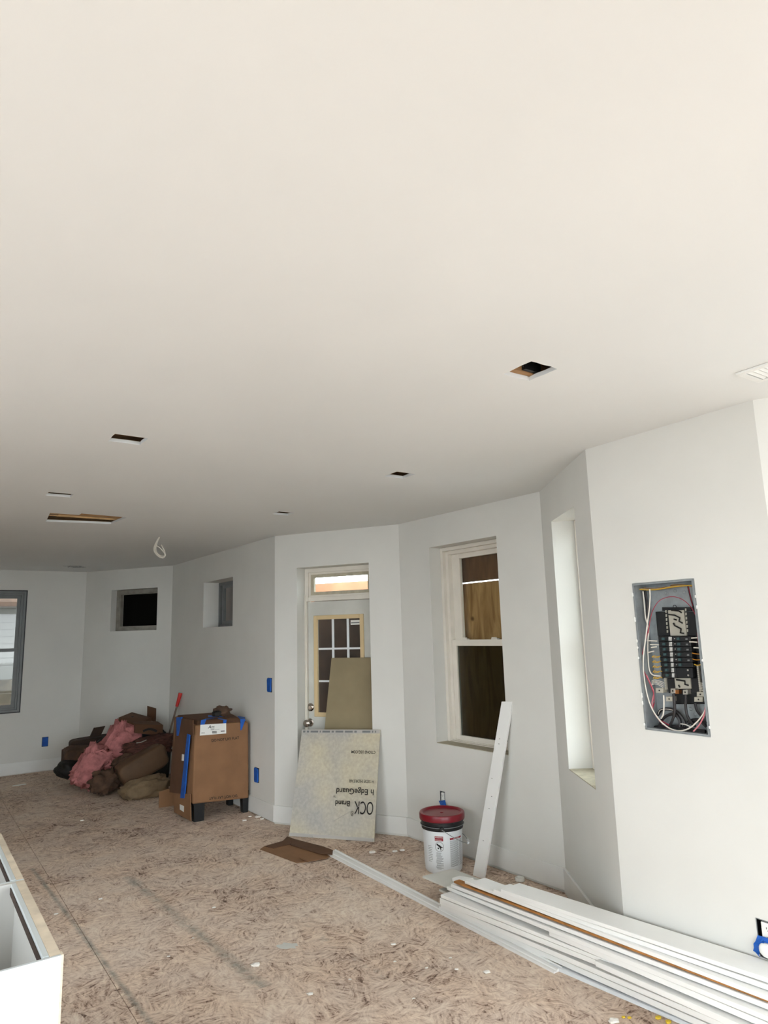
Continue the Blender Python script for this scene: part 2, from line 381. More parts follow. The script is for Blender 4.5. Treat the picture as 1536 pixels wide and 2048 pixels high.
# ------------------------------------------------------------------ setting: walls with real openings
OPEN = {'right_panel': [(.335, .643, 1.10, 1.75), (.135, .232, .32, .455)],
        'right_return': [(.28, .79, .749, 2.20)],
        'right_window': [(.411, 1.135, .734, 2.20), (1.066, 1.118, .29, .40)],
        'door_side': [(.283, .985, 0, 2.138)],
        'right_far': [(.94, 1.75, 1.658, 2.148)],
        'far_angled': [(.225, .96, 1.66, 2.181)],
        'far_end': [(.69, 1.62, .73, 2.18)],
        'left': [(6.7, 9.4, .1, 2.3)],
        'back': [(.35, 2.3, .3, 2.3), (3.2, 5.1, .3, 2.3)],
        'right_near': [(.15, 1.85, .1, 2.3)],
        'right_bay': [(.12, .80, .75, 2.2)]}
NP = len(PLAN)
def mitre(i):   # outer corner shared by wall i-1 and wall i
    a0, a1 = PLAN[i-1][1], PLAN[i-1][2]; b0, b1 = PLAN[i % NP][1], PLAN[i % NP][2]
    u0, n0 = ud(a0, a1); u1, n1 = ud(b0, b1)
    den = 1+n0.dot(n1); return b0+(n0+n1)*(WT/den)
def make_wall(i):
    nm, a, b = PLAN[i]; u, n = ud(a, b); Ln = (b-a).length; ops = OPEN[nm]
    ss = sorted({0, Ln, *[o[0] for o in ops], *[o[1] for o in ops]}); TOP = 2.72
    zs = sorted({-.06, TOP, *[max(o[2], -.0) for o in ops], *[o[3] for o in ops]})
    q0, q1 = mitre(i), mitre((i+1) % NP)
    def inn(s): return a+u*s
    def outp(s): return q0 if s == 0 else (q1 if s == Ln else a+u*s+n*WT)
    def skip(s0, s1, z0, z1):
        return any(s0 >= o[0]-1e-6 and s1 <= o[1]+1e-6 and z0 >= o[2]-1e-6 and z1 <= o[3]+1e-6 for o in ops)
    # merged outline: one vertex per grid node, inner and outer; faces only where a cell borders air
    mb = MB(); idx = {}
    def V(s, z, side):
        k = (round(s, 5), round(z, 5), side)
        if k not in idx:
            idx[k] = len(mb.v); p = (inn(s) if side == 0 else outp(s)); mb.v.append(Vector((p.x, p.y, z)))
        return idx[k]
    cells = {}
    for si in range(len(ss)-1):
        for zi in range(len(zs)-1):
            cells[si, zi] = not skip(ss[si], ss[si+1], zs[zi], zs[zi+1])
    for (si, zi), solid in cells.items():
        if not solid: continue
        s0, s1, z0, z1 = ss[si], ss[si+1], zs[zi], zs[zi+1]
        mb.f.append((V(s0, z0, 0), V(s0, z1, 0), V(s1, z1, 0), V(s1, z0, 0)))
        mb.f.append((V(s0, z0, 1), V(s1, z0, 1), V(s1, z1, 1), V(s0, z1, 1)))
        if not cells.get((si-1, zi)): mb.f.append((V(s0, z0, 0), V(s0, z0, 1), V(s0, z1, 1), V(s0, z1, 0)))
        if not cells.get((si+1, zi)): mb.f.append((V(s1, z0, 0), V(s1, z1, 0), V(s1, z1, 1), V(s1, z0, 1)))
        if not cells.get((si, zi-1)): mb.f.append((V(s0, z0, 0), V(s1, z0, 0), V(s1, z0, 1), V(s0, z0, 1)))
        if not cells.get((si, zi+1)): mb.f.append((V(s0, z1, 0), V(s0, z1, 1), V(s1, z1, 1), V(s1, z1, 0)))
    o = mb.build('wall_'+nm, 'drywall' if nm in ('left', 'back') else 'wall', kind='structure', base=(a+b)/2)
    bm = bmesh.new(); bm.from_mesh(o.data); bmesh.ops.recalc_face_normals(bm, faces=bm.faces); bm.to_mesh(o.data); bm.free()
    return o
WALL = {PLAN[i][0]: make_wall(i) for i in range(NP)}
WP = {n: (a, b) for n, a, b in PLAN}
def wpt(nm, s, z, out=0.0):
    a, b = WP[nm]; u, n = ud(a, b); return a+u*s+n*out+Z*z
def wbox(mb, nm, s0, s1, z0, z1, o0, o1):
    u, n = ud(*WP[nm]); return mb.box(wpt(nm, s0, z0, o0), u*(s1-s0), n*(o1-o0), Z*(z1-z0))

# ceiling with the cut-outs, joists and deck above
def rect(c, hd, he, seed, jit=.003):
    r = random.Random(seed); pts = []
    cs = [(-hd, -he), (hd, -he), (hd, he), (-hd, he)]
    for k in range(4):
        a, b = cs[k], cs[(k+1) % 4]
        for t in (0, .3, .55, .8):
            j = 0 if t == 0 else jit
            pts.append(c+DD*(a[0]+(b[0]-a[0])*t+r.uniform(-j, j))+EE*(a[1]+(b[1]-a[1])*t+r.uniform(-j, j)))
    return pts
HOLES = [rect(Vector((.523, 2.232, 0)), .065, .065, 1, .004), rect(Vector((.097, 3.764, 0)), .062, .066, 2), rect(Vector((-.741, 4.901, 0)), .06, .065, 3),
         rect(Vector((-1.137, 2.914, 0)), .063, .07, 4), rect(Vector((-1.98, 4.037, 0)), .055, .07, 5)]
_b = [onz(*p, CEIL) for p in ((92, 1043), (100, 1026), (158, 1030), (163, 1027), (254, 1035), (222, 1048))]
HOLES.append([Vector((p.x, p.y, 0)) for p in _b])
outer = [p[1].copy() for p in PLAN]
def make_ceiling():
    loops = [outer]+HOLES; flat = [p for l in loops for p in l]; tris = tessellate_polygon(loops); T = .016; n = len(flat)
    mb = MB(); mb.v = [Vector((p.x, p.y, CEIL)) for p in flat]+[Vector((p.x, p.y, CEIL+T)) for p in flat]
    for t in tris:
        mb.f.append(tuple(t)); mb.f.append(tuple(i+n for i in t))
    k = 0
    for l in loops:
        for i in range(len(l)):
            a, b = k+i, k+(i+1) % len(l); mb.f.append((a, b, b+n, a+n))
        k += len(l)
    o = mb.build('ceiling', 'ceiling', kind='structure', base=(0, 4, CEIL))
    bm = bmesh.new(); bm.from_mesh(o.data)
    for f in bm.faces:
        if abs(f.normal.z) > .5:
            want = -1 if f.calc_center_median().z < T/2 else 1
            if f.normal.z*want < 0: f.normal_flip()
    bm.to_mesh(o.data); bm.free(); return o
ceiling = make_ceiling()
def inside_span(d):   # e-range of the room at a given d
    es = []
    for _, a, b in PLAN:
        da, db = a.dot(DD), b.dot(DD)
        if (da-d)*(db-d) < 0: t = (d-da)/(db-da); es.append(a.dot(EE)*(1-t)+b.dot(EE)*t)
    return min(es), max(es)
j0 = 1.572
for k in range(-11, 20):
    d = j0+k*.4064
    if -1.45 < d < 9.4:
        e0, e1 = inside_span(d)
        e1b = min(e1, inside_span(d+.04)[1]); mb = MB(); mb.box(de(d, e0+.03, CEIL+.017), DD*.038, EE*(e1b-e0-.06), Z*.2); mb.build('joist', 'joist', ceiling)
mb = MB(); mb.box(de(-3.4, -2.8, 2.722), DD*13.4, EE*6.5, Z*.05); mb.build('upper_deck', 'deck', ceiling)
# blocking, duct scraps and a black block for darkness in the two nearest openings
c5 = Vector((-2.2, 4.87, CEIL)); mb = MB(); mb.cbox(c5+DD*.10+Z*.045, DD*.02, EE*.60, Z*.05); mb.build('lath_strip', 'rawwood', ceiling)
mb = MB(); mb.cbox(c5+DD*.0-EE*.22+Z*.04, DD*.34, EE*.12, Z*.03); mb.build('lath_strip', 'darkwood', ceiling)
h1 = Vector((.523, 2.232, CEIL)); mb = MB(); mb.cbox(h1+DD*.034+EE*.045+Z*.045, DD*.016, EE*.08, Z*.05); mb.tube([h1+DD*.036+EE*(-.04+.01*i)+Z*(.034+.007*math.sin(i*2.1)) for i in range(6)], .003); mb.build('hanger_and_dark_block', 'blackpl', ceiling)  # box blacks in the unlit side of the opening; tube is hanger wire
mb = MB(); mb.slab([h1-DD*.066+EE*.02+Z*.002, h1-DD*.066+EE*.032+Z*.002, h1-DD*.05+EE*.030+Z*.02, h1-DD*.05+EE*.022+Z*.02], DD*.002+Z*.001); mb.build('torn_paper', 'paper', ceiling)

# floor: dark slab with separate OSB sheets, small open joints
fl = MB().box(de(-3.5, -2.8, -.08), DD*13.5, EE*6.7, Z*.061).build('floor', 'seam', kind='structure')
dser = [2.09+1.215*k for k in range(-5, 8)]; eser = [-1.535, .90, 3.335]
ebnd = [-2.78]+eser+[3.85]
_sh = {}
for i in range(len(dser)-1):
    for j in range(len(ebnd)-1):
        d0, d1, e0, e1 = dser[i]+.0015, dser[i+1]-.0015, ebnd[j]+.0015, ebnd[j+1]-.0015
        MB().box(de(d0, e0, -.018), DD*(d1-d0), EE*(e1-e0), Z*.018).build('floor_sheet', 'osb', fl)

# baseboards: 140 mm boards held a little off the floor
def baseboard(nm, wall, s0, s1, m0=0.0, m1=0.0, z0=.012, z1=.142):
    u, n = ud(*WP[wall]); t = .015
    mb = MB(); a, b = wpt(wall, s0, z0), wpt(wall, s1, z0)
    mb.hexa([a-n*.0005, b-n*.0005, b-n*t+u*m1, a-n*t+u*m0, *[p+Z*(z1-z0) for p in (a-n*.0005, b-n*.0005, b-n*t+u*m1, a-n*t+u*m0)]])
    return mb.build('baseboard_'+nm, 'trim', kind='structure', bevel=.0015)
L_ = {n: (b-a).length for n, a, b in PLAN}
baseboard('return', 'right_return', .03, L_['right_return'], 0, -.004, z0=.004)
baseboard('window', 'right_window', 0, L_['right_window'], .006, -.004, z0=.018)
baseboard('door_right', 'door_side', 0, .262, .0045, 0, z0=.018)
baseboard('door_left', 'door_side', 1.0, L_['door_side'], 0, .0042)
baseboard('right_far', 'right_far', 0, L_['right_far'], -.0042, -.004)
baseboard('far_angled', 'far_angled', 0, L_['far_angled'], .004, -.01)
baseboard('far_end', 'far_end', 0, 3.9, .01, 0)
MB().box(wpt('door_side', 1.003, .001, -.019), ud(D, E)[0]*.2, -ud(D, E)[1]*-.0035, Z*.011).build('trim_1', 'trim_c', kind='structure')

# ------------------------------------------------------------------ windows and door
def ring(mb, nm, s0, s1, z0, z1, wd, o0, o1, bot=None):
    bot = wd if bot is None else bot
    wbox(mb, nm, s0, s0+wd, z0, z1, o0, o1); wbox(mb, nm, s1-wd, s1, z0, z1, o0, o1)
    wbox(mb, nm, s0+wd, s1-wd, z1-wd, z1, o0, o1); wbox(mb, nm, s0+wd, s1-wd, z0, z0+bot, o0, o1); return mb
def double_hung(num, nm, s0, s1, z0, z1, out, fm, label_mid, sashw=.045, fw=.045, gl='glass', glb=None, ups=None, bot=None, lock=True):
    """frame plus upper (outer) and lower (inner) sash with a pane each"""
    root = thing('window_%d' % num, wpt(nm, (s0+s1)/2, z0, out), None, None); root['kind'] = 'structure'
    ups = ups or sashw; bot = fw if bot is None else bot
    mb = MB(); ring(mb, nm, s0, s1, z0, z1, fw*.5, out, out+.11, bot*.5); ring(mb, nm, s0+fw*.5, s1-fw*.5, z0+bot*.5, z1-fw*.5, fw*.5, out+.03, out+.11, bot*.5)
    mb.build('window_frame', fm, root, bevel=.002)
    a0, a1, b0, b1 = s0+fw, s1-fw, z0+bot, z1-fw
    mb = MB(); wbox(mb, nm, a0, a0+ups, label_mid-.02, b1, out+.072, out+.1); wbox(mb, nm, a1-ups, a1, label_mid-.02, b1, out+.072, out+.1); wbox(mb, nm, a0+ups, a1-ups, label_mid-.02, label_mid+.02, out+.072, out+.1); wbox(mb, nm, a0+ups, a1-ups, b1-.036, b1, out+.072, out+.1)
    up = mb.build('upper_sash', fm, root, bevel=.0015)
    wbox(MB(), nm, a0+ups-.003, a1-ups+.003, label_mid+.02, b1-.033, out+.084, out+.088).build('pane', gl, up)
    lo = ring(MB(), nm, a0, a1, b0, label_mid+.02, sashw, out+.038, out+.068, min(sashw, .034)).build('lower_sash', fm, root, bevel=.0015)
    wbox(MB(), nm, a0+sashw-.003, a1-sashw+.003, b0+.03, label_mid-.02, out+.05, out+.054).build('pane', glb or gl, lo)
    if lock:
        for f_ in (.27, .78):
            s = a0+(a1-a0)*f_; mb = MB(); wbox(mb, nm, s-.03, s+.03, label_mid+.02, label_mid+.028, out+.042, out+.066); wbox(mb, nm, s-.012, s+.03, label_mid+.028, label_mid+.036, out+.046, out+.06)
            mb.build('sash_lock', fm, lo)
    return root
def sill(nm, s0, s1, z, o1, num):
    u, n = ud(*WP[nm]); mb = MB()
    mb.box(wpt(nm, s0+.001, z+.0005, .001), u*(s1-s0-.002), n*o1, Z*.004); o = mb.build('trim_%d' % num, 'sill', kind='structure'); return o
# tall window boarded with plywood
W4 = double_hung(4, 'right_window', .413, 1.133, .738, 2.198, .11, 'frame_w', 1.465, sashw=.045, fw=.055, ups=.085, bot=.012, gl='glass', glb='glass_d')
sill('right_window', .411, 1.135, .734, .11, 2)
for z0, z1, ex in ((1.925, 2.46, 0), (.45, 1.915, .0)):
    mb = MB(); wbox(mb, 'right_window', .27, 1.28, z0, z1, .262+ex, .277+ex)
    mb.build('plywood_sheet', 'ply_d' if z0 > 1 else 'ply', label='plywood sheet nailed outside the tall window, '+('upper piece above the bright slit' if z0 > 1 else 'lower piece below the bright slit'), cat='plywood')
# slit window in the return wall, opens to daylight near its top
W5 = double_hung(5, 'right_return', .282, .788, .752, 2.198, .136, 'frame_w', 1.46, fw=.04, sashw=.04, lock=False)
sill('right_return', .28, .79, .749, .136, 3)
# small dark window, far angled wall
W2 = thing('window_2', wpt('far_angled', .59, 1.66, .10), None, None); W2['kind'] = 'structure'
ring(MB(), 'far_angled', .228, .957, 1.662, 2.178, .045, .09, .16).build('window_frame', 'frame_d', W2, bevel=.003)
ring(MB(), 'far_angled', .273, .912, 1.707, 2.133, .012, .10, .15).build('window_stop', 'frame_d', W2)
mb = MB(); wbox(mb, 'far_angled', .15, 1.04, 1.58, 2.26, .23, .24); mb.build('dark_backing', 'black', W2)  # black sheet standing in for the darkness behind the opening
# small window with siding strip and blue tape behind
W3 = thing('window_3', wpt('right_far', 1.3, 1.66, .18), None, None); W3['kind'] = 'structure'
ring(MB(), 'right_far', .942, 1.748, 1.66, 2.146, .03, .172, .215).build('window_frame', 'frame_g', W3, bevel=.003)
ring(MB(), 'right_far', .972, 1.60+.06, 1.69, 2.116, .035, .18, .21).build('window_sash', 'frame_g', W3)
wbox(MB(), 'right_far', 1.005, 1.63, 1.72, 2.085, .195, .199).build('pane', 'glass', W3)
mb = MB(); wbox(mb, 'right_far', .70, 2.0, 1.4, 2.5, .345, .36); mb.build('plywood_sheet', 'darkwood', label='dark board fixed outside the small right-hand wall window', cat='plywood')
for k in range(9):
    mb = MB(); wbox(mb, 'right_far', 1.555, 1.66, 1.86+.028*k, 1.883+.028*k, .325, .34)
    if k == 0: lp = thing('siding_strip', wpt('right_far', 1.6, 1.86, .33), 'narrow strip of stacked pale lath seen through the small right-hand window', 'siding')
    mb.build('lath', 'sill', lp)
mb = MB(); mb.slab([wpt('right_far', 1.52, 1.845, .3), wpt('right_far', 1.3, 1.87, .3), wpt('right_far', 1.3, 1.91, .3), wpt('right_far', 1.44, 1.86, .3)], ud(E, F)[1]*.01)
mb.build('tape_scrap', 'tape', label='blue tape scrap behind the small right-hand window', cat='tape')
# far left window
W1 = double_hung(1, 'far_end', .69, 1.62, .73, 2.18, -.004, 'frame_g', 1.465, fw=.05, sashw=.038)
ring(MB(), 'far_end', .677, 1.633, .717, 2.193, .013, -.003, .002).build('dark_gap_line', 'blackpl', W1)
# bay window beside the camera
W6 = double_hung(6, 'right_bay', .12, .80, .75, 2.2, .12, 'frame_w', 1.47)

# door with transom
DN = 'door_side'
dr = thing('door_1', wpt(DN, .634, 0, .16), None, None); dr['kind'] = 'structure'
mb = MB(); ring(mb, DN, .285, .983, 1.845, 2.136, .036, .13, .20); ring(mb, DN, .321, .947, 1.881, 2.10, .018, .145, .2); mb.build('transom_frame', 'frame_w', dr, bevel=.002)
ring(MB(), DN, .338, .93, 1.897, 2.084, .03, .152, .185).build('transom_stop', 'sill', dr, bevel=.002)
wbox(MB(), DN, .366, .902, 1.925, 2.057, .168, .172).build('transom_pane', 'glass', dr)
mb = MB(); wbox(mb, DN, .964, .983, 0, 1.845, .13, .21); wbox(mb, DN, .285, .304, 0, 1.845, .13, .21); wbox(mb, DN, .975, .984, .2, 1.9, .125, .13); mb.build('door_jamb', 'frame_w', dr)
mb = MB(); ds0, ds1 = .306, .962; lz0, lz1, ls0, ls1 = .872, 1.70, .425, .885
wbox(mb, DN, ds0, ls0, .01, 1.84, .155, .20); wbox(mb, DN, ls1, ds1, .01, 1.84, .155, .20)
wbox(mb, DN, ls0, ls1, .01, lz0, .155, .20); wbox(mb, DN, ls0, ls1, lz1, 1.84, .155, .20)
slab_ = mb.build('door_leaf', 'doorpaint', dr)
ring(MB(), DN, ls0-.012, ls1+.018, lz0-.018, lz1+.018, .036, .143, .165).build('lite_frame', 'tan', slab_, bevel=.003)
wbox(MB(), DN, ls0+.01, ls1-.01, lz0+.01, lz1-.01, .176, .18).build('lite_pane', 'glass', slab_)
for s in (.575, .722):
    wbox(MB(), DN, s-.008, s+.008, lz0+.018, lz1-.018, .162, .175).build('muntin', 'vinyl', slab_)
for z in (1.152, 1.428):
    wbox(MB(), DN, ls0+.024, ls1-.02, z-.008, z+.008, .163, .174).build('muntin', 'vinyl', slab_)
mb = MB(); wbox(mb, DN, .438, .55, 1.628, 1.668, .1745, .1755); mb.build('glass_sticker', 'paper', slab_)
mb = MB(); wbox(mb, DN, .465, .545, 1.64, 1.65, .1735, .1742); mb.lathe(wpt(DN, .45, 1.651, .173), [(.0, 0), (.012, 0), (.012, .001)], 16, ud(D, E)[1]); mb.build('sticker_print', 'ink_g', slab_)
nrm = ud(D, E)[1]
zk = zoom(520, 1080, 1365/280)
dbp = onwall(*zk(495, 1630), D, E, .155); kbp = onwall(*zk(490, 1780), D, E, .155)
mb = MB(); mb.lathe(dbp, [(.034, 0), (.034, .008), (.026, .016), (.02, .018), (.018, .024)], 24, -nrm); mb.cbox(dbp-nrm*.032, Z*.03, ud(D, E)[0]*.008, nrm*.02)
mb.build('deadbolt', 'chrome', slab_, smooth=True)
mb = MB(); mb.lathe(kbp, [(.034, 0), (.034, .006), (.018, .01), (.014, .03), (.024, .04), (.031, .055), (.03, .068), (.018, .076), (.004, .078)], 28, -nrm)
mb.build('door_knob', 'chrome', slab_, smooth=True)
mb = MB(); wbox(mb, DN, .22, 1.05, 0, 1.86, .42, .435); mb.build('plywood_sheet', 'darkwood', label='dark board standing outside the glazed door', cat='plywood')
mb = MB(); wbox(mb, DN, .29, .98, -.0, .012, 0, .21); mb.build('trim_4', 'sill', kind='structure')

# ------------------------------------------------------------------ outdoors
MB().box((-40, -40, -.45), (90, 0, 0), (0, 90, 0), (0, 0, .1)).build('ground', 'concrete', kind='structure')
nd, nn = ud(D, E)
mb = MB(); mb.box(D+nn*2.6+nd*.6-Z*.35, nd*3.6, nn*.25, Z*2.55)
mb.build('garden_wall', 'brick', label='hazy orange masonry wall outside seen through the glass above the door', cat='wall')
MB().box(de(1.4, 5.3, -.35), DD*3.1, EE*.3, Z*4.6).build('sky_screen_wall', 'concrete', label='pale wall added outside the slit window to block the lower sky', cat='wall')  # added to screen the lower sky so the window reveal brightens upward
gu, gn = ud(G, H); hb = G+gn*5.0+gu*.0
nh = thing('neighbour_house', hb-Z*.35, 'pale sided house with brown eave seen through the far left window', 'house')
mb = MB(); mb.box(hb-gu*5-Z*.35, gu*14, gn*.4, Z*6.6); mb.build('wall', 'siding', nh)
for k in range(9):
    MB().box(hb-gu*1+Z*(1.15+.13*k)-gn*.02, gu*9, gn*.02, Z*.115).build('siding_board', 'siding', nh)
mb = MB(); mb.slab([hb-gu*1.2-gn*.9+Z*2.18, hb+gu*8-gn*.9+Z*2.18, hb+gu*8+Z*2.9, hb-gu*1.2+Z*2.9], Z*.08); mb.build('eave', 'roof', nh)
mb = MB(); mb.slab([G-gu*.6+gn*.26+Z*2.5, G+gu*4+gn*.26+Z*2.5, G+gu*4+gn*3.7+Z*2.36, G-gu*.6+gn*3.7+Z*2.36], Z*.06); mb.build('sky_blocking_roof', 'roof', label='dark roof slab added outside above the far left window to block sky light', cat='roof')  # added overhead slab that keeps sky light off the far floor
mb = MB(); mb.box(hb+gu*1.42-gn*.05+Z*1.5, gu*.5, gn*.04, Z*.5); mb.build('window', 'blackpl', nh)
for k in range(5):
    MB().box(hb-gu*.5-gn*(.6+.28*k)-Z*.35, gu*6, gn*.28, Z*(1.25-.22*k)).build('step', 'stone', nh)

# ------------------------------------------------------------------ electrical panel
zp = zoom(1240, 1140, 5.852)
def pp(x, y, out=.06): return onwall(*zp(x, y), A, B, out)
PU, PN = ud(A, B)
def pw(s, z, out): return wpt('right_panel', s, z, out)
ep = thing('electrical_panel', pw(.49, 1.10, .05), 'open grey electrical panel with breakers and wires set in the right-hand wall', 'electrical panel')
mb = MB(); P0, P1, Q0, Q1, DP = .338, .640, 1.103, 1.747, .095
wbox(mb, 'right_panel', P0, P1, Q0, Q1, DP-.0015, DP)
for s0, s1, z0, z1 in ((P0, P0+.002, Q0, Q1), (P1-.002, P1, Q0, Q1), (P0, P1, Q0, Q0+.002), (P0, P1, Q1-.002, Q1)): wbox(mb, 'right_panel', s0, s1, z0, z1, -.003, DP)
ring(mb, 'right_panel', P0-.002, P1+.002, Q0-.002, Q1+.002, .009, -.003, -.001)
mb.build('enclosure', 'steel', ep)
rc_ = random.Random(21)
for k in range(14):
    z_ = rc_.uniform(1.12, 1.7); s_ = .643 if k < 10 else .334; q = rc_.uniform(.004, .010)
    mb = lump(wpt('right_panel', s_, z_, -.004), PU*.004, PN*.002, Z*q, k, .5, 4, 2.6, 6, .1); mb.build('torn_paper', 'paper', ep)
for x, y in ((540, 270), (645, 245), (750, 262), (885, 1685), (825, 1625)):
    MB().lathe(pp(x, y, DP-.002), [(.0, .0), (.009, 0), (.009, .0015), (.0065, .003), (.004, .001), (0, .001)], 16, -PN).build('knockout', 'steel', ep)
def pbox(mb, x0, y0, x1, y1, x2=None, x3=None, out=.06, th=.03):
    """block whose face follows four zoom points: top (x0..x1) at y0, bottom (x2..x3) at y1"""
    x2 = x0 if x2 is None else x2; x3 = x1 if x3 is None else x3
    q = [pp(x2, y1, out), pp(x3, y1, out), pp(x1, y0, out), pp(x0, y0, out)]; return mb.slab(q, PN*th)
mb = MB(); pbox(mb, 415, 488, 900, 770, 440, 935, .072, .018); pbox(mb, 490, 435, 820, 480, 492, 822, .072, .018)
pbox(mb, 445, 770, 925, 1270, 490, 985, .074, .016); pbox(mb, 540, 1270, 960, 1440, 570, 980, .072, .018); pbox(mb, 620, 1440, 985, 1570, 640, 1000, .075, .015)
mb.build('breaker_backplate', 'blackpl', ep, bevel=.001)
for (x0, y0, x1, y1, x2, x3) in ((530, 470, 545, 750, 550, 565), (760, 450, 775, 740, 785, 798)):
    mb = MB(); 
    for k in range(6):
        t0, t1 = k/6, k/6+.11; a = x0+(x2-x0)*t0; pbox(mb, a, y0+(y1-y0)*t0, a+14, y0+(y1-y0)*t1, out=.068, th=.004)
    mb.build('stab_slot', 'buscover', ep)
mb = MB(); pbox(mb, 560, 470, 745, 770, 590, 778, .064, .008); mb.build('bus_cover', 'buscover', ep, bevel=.001)
mb = MB(); pbox(mb, 635, 1265, 820, 1390, 650, 832, .064, .008); mb.build('bus_cover', 'buscover', ep, bevel=.001)
for pts in (((600, 470), (690, 480), (720, 500)), ((565, 520), (640, 530), (700, 560), (690, 600), (730, 622)), ((625, 620), (640, 650), (715, 690), (705, 735), (745, 742)), ((630, 575), (660, 585)), ((660, 1285), (760, 1300), (760, 1340), (800, 1350)), ((685, 1345), (700, 1375))):
    MB().tube([pp(x, y, .058) for x, y in pts], .0035, 6).build('bus_finger', 'blackpl', ep)
MB().tube([pp(640+18*math.cos(a), 430+18*math.sin(a), .066) for a in [i*PI/6 for i in range(13)]], .0016, 6).build('hanger_ring', 'blackpl', ep)
for r in range(8):
    y = 778+61*r; dx = 9*r
    mb = MB(); pbox(mb, 452+dx*.7, y, 625+dx*.5, y+56, 456+dx*.7, 629+dx*.5, .036, .036); b = mb.build('breaker', 'blackpl', ep, bevel=.0012)
    mb = MB(); pbox(mb, 486+dx*.7, y+14, 514+dx*.7, y+42, out=.028, th=.009); mb.build('toggle', 'toggle', b, bevel=.001)
    mb = MB(); pbox(mb, 568+dx*.62, y+4, 604+dx*.5, y+52, out=.0345, th=.0018); mb.build('number_strip', 'wirelabel', b)
for r in range(6):
    y = 778+61*r; dx = 9*r
    mb = MB(); pbox(mb, 630+dx*.5, y, 822+dx*.6, y+56, 634+dx*.5, 827+dx*.6, .036, .036); b = mb.build('breaker', 'blackpl', ep, bevel=.0012)
    mb = MB(); pbox(mb, 660+dx*.5, y+12, 692+dx*.5, y+42, out=.028, th=.009); mb.build('toggle', 'toggle', b, bevel=.001)
    mb = MB(); pbox(mb, 632+dx*.5, y+20, 642+dx*.5, y+30, out=.0345, th=.0018); mb.build('rating_mark', 'wirelabel', b)
mb = MB(); pbox(mb, 640, 1146, 845, 1262, 650, 850, .04, .03); b = mb.build('double_breaker', 'blackpl', ep, bevel=.0012)
for x, y in ((795, 1172), (800, 1232)):
    MB().lathe(pp(x, y, .04), [(0, 0), (.004, 0), (.004, .002), (0, .002)], 10, -PN).build('terminal_screw', 'lug', b)
for r in range(5):
    mb = MB(); pbox(mb, 765+6*r, 800+62*r, 790+6*r, 818+62*r, out=.0345, th=.0018); mb.build('terminal_screw', 'ink_g', ep)
for k, (x, y) in enumerate(((617, 1415), (762, 1430), (575, 1510), (918, 1515), (460, 1410), (940, 1455))):
    mb = MB(); s = 26 if k < 2 else (38, 50, 45, 42)[k-2]; pbox(mb, x-s, y-28, x+s, y+28, out=.045, th=.03); l = mb.build('wire_lug', 'lug' if k < 2 else 'buscover', ep, bevel=.001)
    MB().lathe(pp(x, y, .045), [(0, 0), (.0035, 0), (.0035, .001), (0, .001)], 10, -PN).build('lug_screw', 'blackpl', l)
mb = MB(); pbox(mb, 645, 1405, 690, 1450, out=.05, th=.02); mb.build('copper_tab', 'copper', ep)
for x0, y0, x1, y1, n in ((905, 1120, 940, 1440, 14), (522, 1262, 535, 1400, 7)):
    mb = MB(); mb.slab([pp(x1-9, y1, .062), pp(x1+11, y1, .062), pp(x0+11, y0, .062), pp(x0-9, y0, .062)], PN*.012)
    nb = mb.build('neutral_bar', 'buscover', ep)
    for i in range(n):
        t = (i+.5)/n; MB().lathe(pp(x0+(x1-x0)*t, y0+(y1-y0)*t, .062), [(0, 0), (.0028, 0), (.0028, .002), (0, .002)], 8, -PN).build('bar_screw', 'lug', nb)
